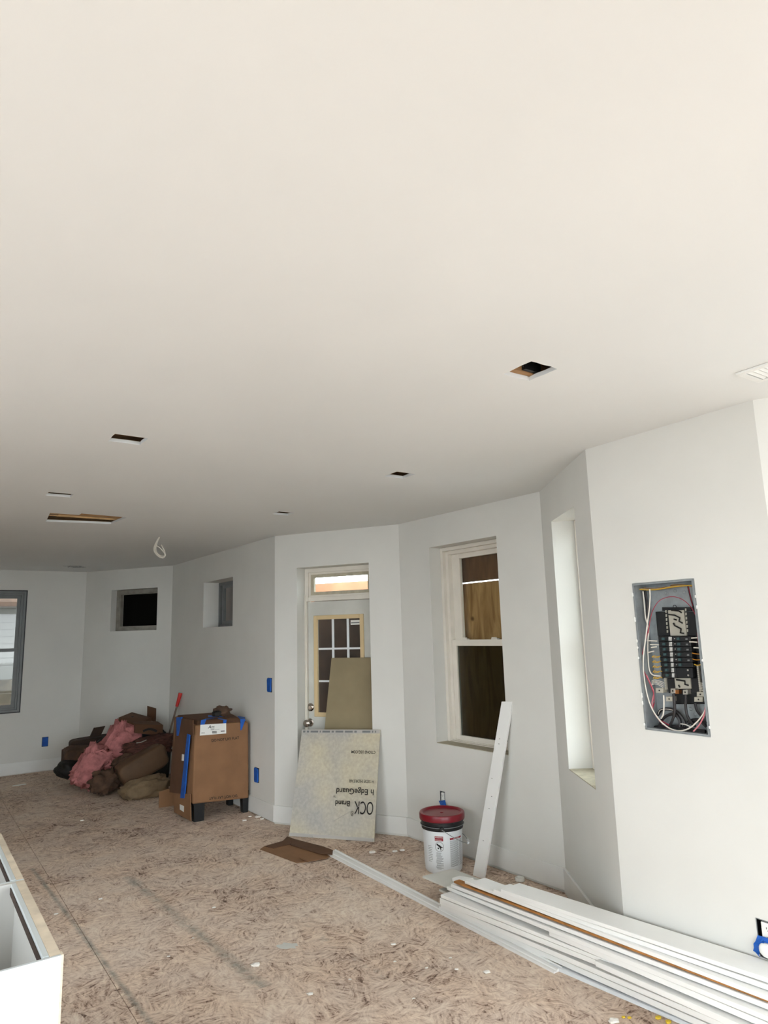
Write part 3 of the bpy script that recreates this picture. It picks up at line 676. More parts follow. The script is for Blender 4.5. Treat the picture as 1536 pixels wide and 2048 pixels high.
WIRES = [  # points in the zoomed crop, depth behind the wall face, radius, material
    ([(330, 740), (350, 600), (385, 470), (450, 370), (530, 325), (625, 312), (720, 340), (800, 400), (860, 480), (900, 580), (915, 720), (925, 890)], .02, .0016, 'wire_r'),
    ([(345, 640), (300, 830), (262, 980), (258, 1060), (280, 1180), (350, 1330), (395, 1450), (398, 1540)], .02, .0018, 'wire_r'),
    ([(400, 1550), (385, 1640), (450, 1740), (575, 1815)], .03, .0022, 'wire_r'),
    ([(348, 225), (352, 330), (340, 480), (318, 640), (300, 800), (275, 1000), (275, 1180), (305, 1400), (360, 1590), (450, 1740), (560, 1840), (680, 1883), (800, 1858), (900, 1780), (970, 1690), (1003, 1620)], .014, .003, 'wire_w'),
    ([(310, 1230), (370, 1360), (395, 1440), (375, 1560), (395, 1660), (470, 1770), (570, 1850), (640, 1880)], .026, .0026, 'wire_p'),
    ([(860, 1888), (930, 1810), (985, 1700), (1000, 1610)], .012, .003, 'wire_p'),
    ([(270, 250), (285, 400), (300, 560), (335, 700), (325, 860), (330, 1040), (345, 1170), (385, 1228), (480, 1243)], .05, .003, 'wire_w'),
    ([(290, 240), (320, 420), (315, 600)], .07, .006, 'wire_k'), ([(250, 260), (270, 400), (290, 600), (300, 900), (310, 1200), (320, 1500)], .08, .006, 'wire_k'),
    ([(628, 1452), (638, 1560), (636, 1680), (600, 1790), (560, 1830)], .04, .006, 'wire_k'), ([(768, 1460), (768, 1580), (785, 1700), (840, 1790), (880, 1830)], .045, .006, 'wire_k'),
    ([(510, 1465), (515, 1560), (508, 1680), (480, 1738)], .04, .0035, 'wire_w'),
    ([(440, 1700), (480, 1640), (560, 1625), (650, 1650), (720, 1720), (760, 1800), (750, 1860)], .07, .007, 'wire_k'), ([(450, 1860), (490, 1760), (560, 1700), (640, 1690), (700, 1760), (700, 1850)], .06, .007, 'wire_k'),
    ([(445, 1690), (470, 1640), (545, 1628), (640, 1645)], .055, .0014, 'wire_w'), ([(880, 1560), (900, 1640), (960, 1720), (1000, 1800)], .07, .006, 'wire_k'), ([(800, 1790), (850, 1760), (930, 1760), (1010, 1830)], .07, .008, 'wire_k'),
    ([(400, 1845), (600, 1830), (820, 1870), (1000, 1890)], .06, .008, 'wire_k'), ([(710, 1800), (770, 1810), (830, 1840)], .05, .0025, 'wire_w'),
    ([(795, 190), (820, 300), (860, 440), (900, 560)], .06, .0035, 'wire_k'), ([(800, 200), (830, 330), (850, 420)], .05, .0014, 'wire_r'),
    ([(920, 600), (905, 760), (925, 900)], .03, .0014, 'wire_r'), ([(305, 1260), (310, 1500), (340, 1640)], .06, .0016, 'wire_r')]
for k, (col, y) in enumerate((('wire_y', 1015), ('wire_y', 1075), ('wire_y', 1133), ('wire_y', 1190), ('wire_y', 1262))):
    WIRES.append(([(375+4*k, y+6), (405, y-12), (440, y+8), (470, y-8), (495, y)], .045, .0017, col)); WIRES.append(([(380+4*k, y-6), (410, y+10), (450, y-4)], .05, .0015, col))
for k in range(4): WIRES.append(([(370, 1300+16*k), (400, 1286+16*k), (450, 1296+16*k), (512, 1316+22*k)], .045+.004*k, .0014, 'wire_w'))
for k, y in enumerate((968, 1040, 1103)): WIRES.append(([(825+22*k, y), (880+12*k, y+12), (945+6*k, y+18-k*8)], .04, .002, 'wire_o' if k < 2 else 'wire_y'))
for k in range(8): WIRES.append(([(925+2*k, 1320+14*k), (955, 1322+13*k), (975, 1330+12*k), (975, 1350+13*k)], .05, .0011, 'wire_w'))
for k in range(6): WIRES.append(([(200, 222-3*k), (320+20*k, 232-4*k), (450+40*k, 225-9*k), (600, 200-5*k), (740, 185-3*k), (860, 180+5*k)], .045+.007*k, .0028, ('wire_y', 'wire_w', 'wire_o', 'wire_k', 'wire_o', 'wire_w')[k]))
for x0, y0, x1, y1 in ((318, 828, 436, 832), (355, 873, 455, 876), (335, 965, 400, 950), (365, 908, 430, 898)): WIRES.append(([(x0, y0), ((x0+x1)/2, (y0+y1)/2-1), (x1, y1)], .04, .0026, 'wire_w'))
for x0, y0, x1, y1 in ((835, 797, 910, 793), (812, 840, 905, 846), (862, 909, 928, 913)): WIRES.append(([(x0, y0), ((x0+x1)/2, (y0+y1)/2-1), (x1, y1)], .035, .0026, 'wire_w'))
for pts, o_, r_, m_ in WIRES:
    MB().tube([pp(x, y, o_) for x, y in pts], r_, 6, smooth=4).build('wire', m_, ep, smooth=True)

# ------------------------------------------------------------------ outlets, blue tape, ceiling bits
def tape_cover(nm, s, z, w_, h_, label):
    u, n = ud(*WP[nm]); t = thing('outlet_box', wpt(nm, s, z-h_/2), label, 'outlet')
    ring(MB(), nm, s-w_/2-.004, s+w_/2+.004, z-h_/2-.004, z+h_/2+.004, .006, -.004, -.0005).build('box_rim', 'blackpl', t)
    mb = lump(wpt(nm, s, z, -.008), u*(w_/2), n*.008, Z*(h_/2), seed=s*9, amp=.12, power=7, n=14, fine=.08); mb.build('tape', 'tape', t, smooth='all')
tape_cover('far_end', .383, .345, .062, .105, 'outlet box taped over in blue on the far end wall by the debris pile')
tape_cover('right_far', .092, 1.126, .07, .115, 'switch box taped over in blue, high on the wall left of the door corner')
tape_cover('right_far', .35, .335, .075, .115, 'outlet box taped over in blue behind the right edge of the big carton')
def open_outlet(nm, s0, s1, z0, z1, label, r):
    u, n = ud(*WP[nm]); t = thing('outlet_box', wpt(nm, (s0+s1)/2, z0), label, 'outlet')
    mb = MB(); wbox(mb, nm, s0, s1, z0, z1, .055, .057)
    for a, b, c, d in ((s0, s0+.002, z0, z1), (s1-.002, s1, z0, z1), (s0, s1, z0, z0+.002), (s0, s1, z1-.002, z1)): wbox(mb, nm, a, b, c, d, .001, .057)
    mb.build('metal_box', 'blackpl', t)
    mb = MB(); wbox(mb, nm, *r, -.002, .012); rc = mb.build('receptacle', 'paper', t, bevel=.002)
    mb = MB(); sm = (r[0]+r[1])/2
    for zz in (r[2]+(r[3]-r[2])*.3, r[2]+(r[3]-r[2])*.72): wbox(mb, nm, sm-.006, sm-.004, zz, zz+.007, -.0026, -.002); wbox(mb, nm, sm+.004, sm+.006, zz, zz+.007, -.0026, -.002); wbox(mb, nm, sm-.0015, sm+.0015, zz-.006, zz-.003, -.0026, -.002)
    mb.build('slots', 'ink', rc)
    ring(MB(), nm, s0-.001, s1+.001, z0, z1, .003, -.001, .0005).build('cut_edge', 'ink_g', t)
    return t
t = open_outlet('right_window', 1.066, 1.118, .29, .40, 'open outlet box with blue tape peeling off above the bucket', (1.077, 1.107, .315, .39))
mb = MB(); u, n = ud(C, D)
zo = zoom(780, 1560, 1536/380)
mb.slab([onwall(*zo(*p), C, D, o_) for p, o_ in (((395, 168), -.004), ((445, 162), -.004), ((462, 235), -.03), ((410, 205), -.03))], -n*.002); mb.slab([onwall(*zo(*p), C, D, o_) for p, o_ in (((412, 205), -.03), ((448, 175), -.01), ((462, 235), -.03), ((440, 232), -.034))], -n*.002)
mb.build('tape', 'tape', t)
t = open_outlet('right_panel', .135, .232, .32, .455, 'open outlet with white receptacle and blue tape at the lower right wall', (.165, .214, .37, .448))
zo = zoom(1430, 1780, 810/106)
mb = MB(); rows = [[(655, 690), (735, 710), (810, 745)], [(620, 780), (700, 790), (760, 800)], [(590, 820), (650, 850), (700, 860)], [(598, 880), (640, 900), (690, 910)], [(585, 925), (640, 950), (682, 960)], [(620, 950), (670, 985), (690, 990)], [(690, 1030), (700, 1030), (720, 1025)]]
g = [[onwall(*zo(*p), A, B, -.006-.012*math.sin(i*.8)*(j+1)*.4) for j, p in enumerate(r)] for i, r in enumerate(rows)]
for i in range(len(g)-1):
    for j in range(2): mb.slab([g[i][j], g[i][j+1], g[i+1][j+1], g[i+1][j]], -PN*.0015)
mb.slab([onwall(*zo(*p), A, B, -.012) for p in ((735, 710), (870, 760), (900, 840), (760, 800))], -PN*.0015)
mb.build('tape', 'tape', t)
mb = lump(onwall(*zo(790, 930), A, B, -.016), PU*.028, PN*.012, Z*.024, 4, .05, n=12, power=2.4, fine=.01); mb.build('tape_core', 'paper', t, smooth='all')

cwp = onz(319, 1074, CEIL); cw = thing('cable_coil', cwp, 'small coil of white cable hanging from the far ceiling', 'cable')
zc = zoom(60, 840, 1536/300)
def cpt(x, y, k=0): return onplane(*zc(x, y), cwp+FWD*k, Vector((0, 1, 0)))
for pts in ([(1330, 1190), (1300, 1240), (1275, 1290), (1272, 1340), (1300, 1385), (1340, 1410), (1375, 1400), (1385, 1375), (1350, 1330)],
            [(1335, 1190), (1310, 1235), (1285, 1290), (1280, 1335), (1310, 1375), (1350, 1395), (1380, 1385), (1370, 1350), (1330, 1310), (1300, 1290)],
            [(1330, 1192), (1300, 1260), (1290, 1330), (1320, 1390), (1360, 1412), (1383, 1390), (1375, 1340), (1345, 1280)]):
    q = [cpt(x, y, .01*i % .03) for i, (x, y) in enumerate(pts)]; q[0] = cwp
    MB().tube(q, .005, 6, smooth=4).build('cable', 'wire_w', cw, smooth=True)
vent_p = [onz(1470, 746, CEIL), onz(1560, 716, CEIL)]
vu = EE*0+(vent_p[1]-vent_p[0]).normalized(); vv = Vector((-vu.y, vu.x, 0)); vv = -vv if vv.y < 0 else vv
vt = thing('ceiling_vent', vent_p[0]-Z*.01, 'white slatted ceiling vent at the right edge of the picture', 'vent')
vw = (onz(1500, 758, CEIL)-vent_p[0]); vwl = abs(vw.dot(vv)); vlen = .3; vsg = 1 if vw.dot(vv) > 0 else -1
vv = vv*vsg; W_ = .16
mb = MB()
mb.box(vent_p[0]-Z*.008, vu*vlen, vv*.022, Z*.0075); mb.box(vent_p[0]+vv*(W_-.022)-Z*.008, vu*vlen, vv*.022, Z*.0075); mb.box(vent_p[0]+vv*.022-Z*.008, vu*.025, vv*(W_-.044), Z*.0075); mb.box(vent_p[0]+vv*.022+vu*(vlen-.025)-Z*.008, vu*.025, vv*(W_-.044), Z*.0075)
mb.build('vent_frame', 'trim', vt, bevel=.001)
for k in range(12):
    mb = MB(); o = vent_p[0]+vu*(.03+.02*k)+vv*.022-Z*.007; mb.box(o, vu*.012+Z*.005, vv*(W_-.044), Z*.0012); mb.build('slat', 'trim', vt)
mb = MB(); mb.box(vent_p[0]+vu*.002+vv*.002-Z*.0006, vu*(vlen-.004), vv*(W_-.004), Z*.0004); mb.build('duct_opening', 'ink_g', vt)
sp = onz(155, 1133, CEIL); sw = MB()
for k in range(5): sw.tube([sp+Vector((random.uniform(-.13, .13), random.uniform(-.16, .16), -.003-.004*random.random())) for _ in range(4)], .0013, 5, smooth=4)
sw.build('wire_tangle', 'ink_g', label='faint tangle of thin wire ends on the ceiling above the far corner', cat='wire', smooth=True)

# ------------------------------------------------------------------ cement board and backer board at the door
zb = zoom(520, 1420, 1536/280)
BL, BR = onz(578, 1672, .001), onz(748, 1684, .001)
TLp, TRp = onwall(604, 1459, D, E, -.03), onwall(760, 1459, D, E, -.02)
tn = (BR-BL).cross(TLp-BL).normalized(); tn = tn if tn.y < 0 else -tn
cb = thing('cement_board', (BL+BR)/2, 'pale cement board with upside-down black print leaning across the doorway', 'board')
mb = MB(); mb.slab([BL, BR, TRp, TLp], -tn*.012); mb.build('board_core', 'cboard', cb, bevel=.001)
def cbp(u, v, off=.0012): a = BL.lerp(BR, u); b = TLp.lerp(TRp, u); return a.lerp(b, v)+tn*off
def cbz(x, y):  # zoom crop point to u, v on the board
    P = onplane(*zb(x, y), BL, tn); v = (P-BL).dot((TLp-BL).normalized())/(TLp-BL).length
    for _ in range(6):
        l0, l1 = BL.lerp(TLp, v), BR.lerp(TRp, v); ax = (l1-l0); u = (P-l0).dot(ax)/ax.length_squared
        m0, m1 = BL.lerp(BR, u), TLp.lerp(TRp, u); ay = (m1-m0); v = (P-m0).dot(ay)/ay.length_squared
    return u, v
WB, HB = (BR-BL).length, (TLp-BL).length
def cbtext(s, x0, y0, x1, y1, bold=False):
    """text rotated by half a turn; starts at the right (x1) baseline y0 and runs left to x0, cap top at y1"""
    u1, v1 = cbz(x1, y0); u0, _ = cbz(x0, y0); _, v0 = cbz(x1, y1)
    mb = MB(); probe = MB(); wd = textmesh(probe, s, 1, lambda x, y: Vector((x, y, 0)), bold); kx = (u1-u0)/wd; ky = (v1-v0)/.72
    textmesh(mb, s, 1, lambda x, y: cbp(min(u1-x*kx, .998), v1-y*ky), bold); mb.build('lettering', 'ink', cb)
cbtext('OCK', 1045, 1012, 1262, 1160); cbtext('\u00ae', 1005, 1110, 1035, 1165); cbtext('Brand', 835, 1000, 1000, 1062, True)
cbtext('h EdgeGuard', 848, 875, 1268, 940, True); cbtext('TM', 815, 935, 845, 962); cbtext('H SIDE MORTAR', 990, 772, 1272, 808); cbtext('CTIONS USG.COM', 1025, 455, 1296, 486, True)
mb = MB(); ed = random.Random(3)
mb.slab([cbp(.0, .962), cbp(1, .962), cbp(1, .998), cbp(0, .998)], tn*.0006); mb.slab([cbp(.0, .004), cbp(1, .004), cbp(1, .03), cbp(0, .03)], tn*.0006); mb.build('edge_band', 'label_g', cb)
mb = MB(); x = .02
while x < .95:
    w_ = ed.choice((.015, .03, .06, .1)); 
    if ed.random() < .75: mb.slab([cbp(x, .97, .002), cbp(min(x+w_, .97), .97, .002), cbp(min(x+w_, .97), .988, .002), cbp(x, .988, .002)], tn*.0004)
    x += w_+.02
mb.build('edge_print', 'ink_g', cb)
mb = MB(); a = cbz(800, 1230); b = cbz(1265, 960); dv = Vector((.004, -.008))
mb.slab([cbp(a[0], a[1]), cbp(b[0], b[1]), cbp(b[0]+.0, b[1]+.004), cbp(a[0], a[1]+.004)], tn*.0006); mb.build('scratch', 'label_g', cb)
mb = MB(); u0_, v0_ = cbz(325, 1385); q = []
mb.slab([cbp(.02, -.0, .004), cbp(.30, .0, .004), cbp(.28, .02, .008), cbp(.03, .022, .008)], tn*.004); mb.slab([cbp(.68, 0, .004), cbp(.99, 0, .004), cbp(.99, .02, .008), cbp(.7, .02, .008)], tn*.004); mb.build('frayed_tape', 'label_g', cb)
# second board leaning on the door itself
def dpt(x, y, out): return onwall(*zk(x, y), D, E, out)
t0, t1 = dpt(697, 1150, .125), dpt(1085, 1150, .125)
t1 = wpt(DN, .30, t0.z, .125)
l0 = dpt(612, 1840, .06)
uu, un = ud(D, E); s_l0 = (l0-D).dot(uu); frac = (t0.z-0)/(t0.z-l0.z); s_t0 = (t0-D).dot(uu)
b0 = wpt(DN, s_t0+(s_l0-s_t0)*frac*.9, .013, .022); b1 = wpt(DN, .292, .013, .022)
mb = MB(); mb.slab([b0, b1, t1, t0], un*.01+Z*.001); mb.build('backer_board', 'cboard2', label='brown-grey backer board leaning against the door, behind the printed board', cat='board', bevel=.0008)

# ------------------------------------------------------------------ bucket
bc = onz(888, 1737, 0)+Vector((0, .0, 0)); zq = zoom(830, 1640, 1536/110)
tocam = Vector((-bc.x, -bc.y, 0)).normalized(); side = Vector((tocam.y, -tocam.x, 0)); side = side if side.x > 0 else -side
bk = thing('bucket', bc, 'white plastic bucket with dark red lid and black rim band', 'bucket')
R0, R1, HB_ = .122, .136, .345
mb = MB(); mb.lathe(bc, [(R0-.006, .001), (R0, .008), (R0+.004, .06), (R1-.003, .275), (R1-.003, .34), (R1-.012, .345)], 56); mb.build('pail', 'bucket', bk, smooth=True)
mb = MB(); mb.lathe(bc, [(R1-.003, .262), (R1+.003, .264), (R1+.004, .283), (R1+.009, .286), (R1+.009, .290), (R1+.004, .293), (R1+.004, .312), (R1+.012, .315), (R1+.012, .322), (R1-.002, .324)], 56); mb.build('rim_band', 'blackpl', bk, smooth=True)
mb = MB(); mb.lathe(bc, [(R1+.009, .318), (R1+.016, .322), (R1+.017, .350), (R1+.013, .360), (R1+.006, .363), (R1-.002, .361), (R1-.010, .350), (R1-.03, .349), (.06, .349), (.02, .350), (.0, .350)], 64); lid = mb.build('lid', 'red', bk, smooth=True)
MB().lathe(bc, [(0, .350), (.012, .350), (.010, .354), (0, .355)], 20).build('spout_mark', 'red', lid, smooth=True)
def onb(a, z, off=.0015):   # a = metres to the right round the pail
    r = R0+.004+(R1-.007-R0)*(z-.06)/.215; th = a/r; return bc+(tocam*math.cos(th)+side*math.sin(th))*(r+off)+Z*z
def patch(mb, a0, a1, z0, z1, off=.0012, n=8):
    k = len(mb.v)
    for i in range(n+1):
        a = a0+(a1-a0)*i/n; mb.v.append(onb(a, z0, off)); mb.v.append(onb(a, z1, off))
    for i in range(n): b = k+2*i; mb.f.append((b, b+2, b+3, b+1))
    return mb
mb = MB(); patch(mb, -.054, .002, .207, .236); patch(mb, .046, .146, .212, .223); lb = mb.build('label_red', 'redprint', bk)
mb = MB(); textmesh(mb, 'WARNING', .0125, lambda x, y: onb(-.052+x*.86, .2255+y*.8, .002), True); textmesh(mb, 'WARNING', .0125, lambda x, y: onb(-.052+x*.72, .2105+y*.7, .002), True); textmesh(mb, 'WARNING', .012, lambda x, y: onb(.07+x*.85, .2137+y*.75, .002), True); mb.build('label_lettering', 'paper', lb)
mb = MB(); cxp, czp, rr = -.024, .172, .029
for i in range(28):
    a, b = 2*PI*i/28, 2*PI*(i+1)/28; mb.add([onb(cxp+rr*math.cos(a), czp+rr*1.05*math.sin(a)), onb(cxp+rr*math.cos(b), czp+rr*1.05*math.sin(b)), onb(cxp+(rr-.0018)*math.cos(b), czp+(rr-.0018)*1.05*math.sin(b)), onb(cxp+(rr-.0018)*math.cos(a), czp+(rr-.0018)*1.05*math.sin(a))], [(0, 1, 2, 3)])
fig = [(-.017, .018), (-.010, .020), (-.006, .013), (.004, .010), (.012, .002), (.022, -.002), (.021, -.006), (.012, -.004), (.010, -.012), (.012, -.021), (.007, -.022), (.005, -.012), (-.001, -.002), (-.008, .003), (-.014, .008), (-.020, .011)]
mb.add([onb(cxp+x, czp+y) for x, y in fig], [tuple(range(len(fig)))]); mb.add([onb(cxp+x, czp+y) for x, y in ((-.012, -.004), (-.003, -.004), (-.004, -.014), (-.011, -.014))], [(0, 1, 2, 3)])
mb.build('warning_pictogram', 'ink', bk)
mb = MB(); rr_ = random.Random(5)
for k in range(16): patch(mb, -.05+rr_.uniform(0, .006), .002-rr_.uniform(0, .02), .133-.0065*k, .1352-.0065*k)
for k in range(10): patch(mb, -.108, -.078+rr_.uniform(-.006, .006), .17-.0105*k, .1725-.0105*k)
mb.build('fine_print', 'ink_g', bk)
mb = MB()
for k in range(26):
    patch(mb, .046, .112+rr_.uniform(-.004, .004), .203-.0062*k, .2052-.0062*k); patch(mb, .118, .152, .203-.0062*k, .2047-.0062*k, n=4)
mb.build('fine_print', 'ink_g', bk)
hp = onb(-.006, .287, .014); mb = MB(); mb.lathe(bc+tocam*(R1+.001)+side*-.004+Z*.283, [(.017, 0), (.017, .008), (.010, .014), (0, .014)], 20, tocam); mb.build('handle_boss', 'blackpl', bk, smooth=True)
def ubk(x, y, ex=.02): # point on a vertical cylinder-tangent plane just in front of the pail
    return onplane(*zq(x, y), bc+tocam*(R1+ex), tocam)
hs = bc+tocam*(R1+.014)-side*.004+Z*.281; pts = []
for i in range(15):
    a = PI*i/14; th = a; pts.append(bc+(tocam*math.cos(th)*1.0+side*math.sin(th)*1.12)*(R1+.016)-side*.004*math.cos(a)+Z*(.281-.115*math.sin(a)))
mb = MB(); mb.tube(pts, .0022, 6, smooth=3); hd = mb.build('wire_handle', 'steel', bk, smooth=True)
mb = MB(); mb.tube([p for p in pts[6:9]], .008, 10); mb.build('handle_grip', 'bucket', hd, smooth=True)
mb = MB()
for i in range(41): pass
ringp = [bc+(tocam*math.cos(2*PI*i/40)+side*math.sin(2*PI*i/40))*(R1+.010)+Z*.288 for i in range(41)]
MB().tube(ringp, .0018, 6).build('wire_ring', 'steel', bk, smooth=True)

# ------------------------------------------------------------------ leaning trim board
ps_top = [onwall(1003, 1403, C, D, -.004), onwall(1024, 1403, C, D, -.004)]
f0 = one(948, 1752, 3.11); dirn = (f0-ps_top[0])
e_bot = 3.09
bL = one(946, 1765, 3.105); bR = bL+(onz(975, 1765, .0)-onz(946, 1765, .0))*.95
bL.z = .001; bR.z = .001
tL, tR = ps_top; wv = (tR-tL)
bR = bL+wv*1.0; bR.z = .001
nl = (bR-bL).cross(tL-bL).normalized(); nl = nl if nl.y < 0 else -nl
lbd = thing('trim_board', (bL+bR)/2, 'white trim board with nail holes standing and leaning against the window wall', 'board')
mb = MB(); mb.slab([bL, bR, tR, tL], -nl*.018); mb.build('board', 'trim_b', lbd, bevel=.002)
for t_, s_ in ((.78, .4), (.75, .42), (.45, .55), (.38, .5), (.2, .45), (.55, .3)):
    p = bL.lerp(bR, s_).lerp(tL.lerp(tR, s_), t_)+nl*.0006; MB().cbox(p, wv.normalized()*.008, Z*.003, nl*.001).build('nail_hole', 'ink', lbd)

# ------------------------------------------------------------------ pile of primed boards
def pile_board(label, Ev, pf, pn, width=.09, th=.016, near=.25, m='trim_b', profile=None, nm='trim_board', rnd=.0015, zadj=0.0, zn=None):
    """front top edge runs through two surveyed points in the plane e = Ev; the board extends behind it"""
    a, b = one(*pf, Ev), (one(*pn, Ev) if zn is None else onz(*pn, zn)); da, db = a.dot(DD), b.dot(DD)
    if near is None: q = b
    else: t = (da-near)/(da-db); q = a.lerp(b, t) if t > 0 else b
    ax = (q-a).normalized(); mb = MB(); a = a+Z*zadj; q = q+Z*zadj
    if profile:
        k = len(mb.v)
        for P in (a, q):
            for (x, y) in profile: mb.v.append(P+EE*x+Z*y)
        n = len(profile)
        for i in range(n): mb.f.append((k+i, k+(i+1) % n, k+n+(i+1) % n, k+n+i))
        mb.f.append(tuple(reversed(range(k, k+n)))); mb.f.append(tuple(range(k+n, k+2*n)))
    else: mb.box(a-Z*th, q-a, EE*width, Z*th)
    return mb.build(nm, m, label=label, cat='board', group='primed trim boards stacked along the right wall', bevel=rnd)
zA = zoom(830, 1700, 5.12); zB = zoom(1080, 1740, 3.368)
pile_board('wide white board lying topmost on the stack against the wall', 2.56, zA(875, 400), zB(1536, 730), width=.135, th=.016, zn=.325)
pile_board('thin white board directly under the topmost wide one, rounded far end', 2.575, zA(800, 400), zB(1536, 775), width=.12, th=.018, zn=.305)
pile_board('white board second under the topmost, its front edge over the brown strip', 2.585, zA(560, 330), zB(1536, 850), width=.11, th=.016, zn=.283)
pile_board('short white offcut with rounded end on the far end of the stack', 2.60, zA(505, 315), zA(800, 400), width=.055, th=.016, near=None, rnd=.005)
pile_board('short white block end behind the offcut on the stack', 2.64, zA(375, 285), zA(520, 310), width=.06, th=.018, near=None, rnd=.005)
pile_board('brown unpainted strip running through the white stack', 2.59, zA(398, 318), zB(1536, 872), width=.04, th=.0095, m='glue', nm='wood_strip', rnd=0, zn=.270)
pile_board('white board just under the brown strip', 2.595, zA(365, 345), zB(1536, 905), width=.11, th=.018, zn=.258)
pile_board('white board third below the brown strip, overhanging the shadowed gap', 2.60, zA(325, 372), zB(1536, 985), width=.10, th=.018, zn=.235)
pile_board('white board with squared far end halfway along the stack front', 2.57, zA(1370, 825), zB(1536, 1030), width=.08, th=.022, zn=.212)
pile_board('white board starting below the square cut, midway down the stack', 2.545, zB(372, 612), zB(1536, 1120), width=.10, th=.022, zn=.185)
pile_board('wide white board under the overhang, long shadow across its top', 2.53, zA(262, 455), zA(1536, 960), width=.14, th=.016, zn=.140)
pile_board('white board below the wide one, ending in a square cut with dark gap', 2.535, zA(252, 490), zB(370, 605), width=.14, th=.016, near=None, zn=.125)
pile_board('thin white board low in the stack, fourth from the floor', 2.54, zA(252, 515), zB(1480, 1037), width=.12, th=.018, zn=.150)
pile_board('thin white board low in the stack, third from the floor', 2.56, zA(262, 545), zB(1250, 1037), width=.12, th=.022, zn=.100)
pile_board('lowest long white board of the stack lying near the floor', 2.585, zA(245, 572), zB(1130, 1037), width=.11, th=.024, zn=.055)
_pr = [(0, 0), (.0, .006), (.008, .012), (.02, .013), (.026, .009), (.04, .011), (.04, 0)]
_pa, _pb = onz(1096, 1934), onz(1359, 2048); _pb = _pa+(_pb-_pa)*3.0
mb = MB(); k = 0; sv = Vector(((_pb-_pa).y, -(_pb-_pa).x, 0)).normalized(); sv = sv if sv.dot(EE) > 0 else -sv
for P in (_pa, _pb):
    for x, y in _pr: mb.v.append(P+sv*x*.9+Z*(y+.001))
n_ = len(_pr)
for i in range(n_): mb.f.append((i, (i+1) % n_, n_+(i+1) % n_, n_+i))
mb.f.append(tuple(reversed(range(n_)))); mb.f.append(tuple(range(n_, 2*n_)))
mb.build('plastic_moulding', 'vinyl', label='white plastic moulding on the floor along the front of the board stack', cat='moulding')
# short flat piece sticking out beyond the far end of the stack
zt = .122; q = [onz(845, 1752, zt), onz(893, 1772, zt), onz(962, 1762, zt), onz(905, 1737, zt)]
q = [q[0], q[0]+(q[1]-q[0])*3.2, q[3]+(q[1]-q[0])*3.2, q[3]]
mb = MB(); mb.slab(q, -Z*.011); mb.build('trim_board', 'trim_c', label='grey-white flat board end sticking out toward the bucket', cat='board', group='primed trim boards stacked along the right wall', bevel=.001)
zt = .085; q0_ = onz(878, 1778, zt); mb = MB(); mb.box(q0_-Z*.012, -DD*.5, EE*.12, Z*.012); mb.build('trim_board', 'trim_c', label='short grey board tucked under the protruding flat end', cat='board', group='primed trim boards stacked along the right wall', bevel=.001)

# loose moulding on the floor
zl = zoom(830, 1700, 5.12)
ma, mb_ = onz(650, 1708, 0), onz(1108, 1948, 0); mu_ = (mb_-ma).normalized(); mv_ = Vector((mu_.y, -mu_.x, 0)); mv_ = mv_ if mv_.dot(EE) > 0 else -mv_
prof = [(0, .001), (0, .008), (.012, .010), (.016, .006), (.030, .007), (.034, .012), (.05, .014), (.056, .010), (.075, .011), (.082, .016), (.09, .016), (.09, .001)]
mb = MB()
for P, kf in ((ma, 1), (mb_, .62)):
    for x, y in prof: mb.v.append(P+mv_*x*kf+Z*y)
n_ = len(prof)
for i in range(n_): mb.f.append((i, (i+1) % n_, n_+(i+1) % n_, n_+i))
mb.f.append(tuple(reversed(range(n_)))); mb.f.append(tuple(range(n_, 2*n_)))
mb.build('crown_moulding', 'trim_b', label='long white ribbed moulding lying on the floor from the flat cardboard to the stack', cat='moulding')

# flat cardboard on the floor
cf = thing('flattened_carton', onz(592, 1700, 0), 'flattened brown cardboard sheet with folded flaps on the floor', 'cardboard')
zf = zoom(520, 1420, 1536/280)
def fz(x, y, z=.003): return onz(*zf(x, y), z)
def sheet(pts, z0, th=.003, z1=None):
    mb = MB(); q = [fz(*p, (z0 if i < 2 or z1 is None else z1)) for i, p in enumerate(pts)]; n = len(q)
    mb.v = q+[p+Z*th for p in q]; mb.f = [tuple(reversed(range(n))), tuple(range(n, 2*n))]+[(i, (i+1) % n, n+(i+1) % n, n+i) for i in range(n)]; return mb
sheet([(0, 1530), (50, 1497), (150, 1520), (330, 1480), (650, 1580), (790, 1590), (735, 1630), (525, 1668), (405, 1680)], .002).build('panel', 'card', cf)
sheet([(330, 1480), (380, 1420), (690, 1500), (650, 1580)], .008).build('flap', 'card_d', cf)
sheet([(690, 1500), (800, 1540), (795, 1590), (650, 1580)], .013).build('flap', 'card_d', cf)
sheet([(435, 1625), (525, 1668), (735, 1630), (650, 1585)], .010).build('flap', 'card', cf)
sheet([(50, 1497), (150, 1520), (330, 1475), (380, 1420), (300, 1390), (250, 1440)], .006).build('flap', 'card_d', cf)

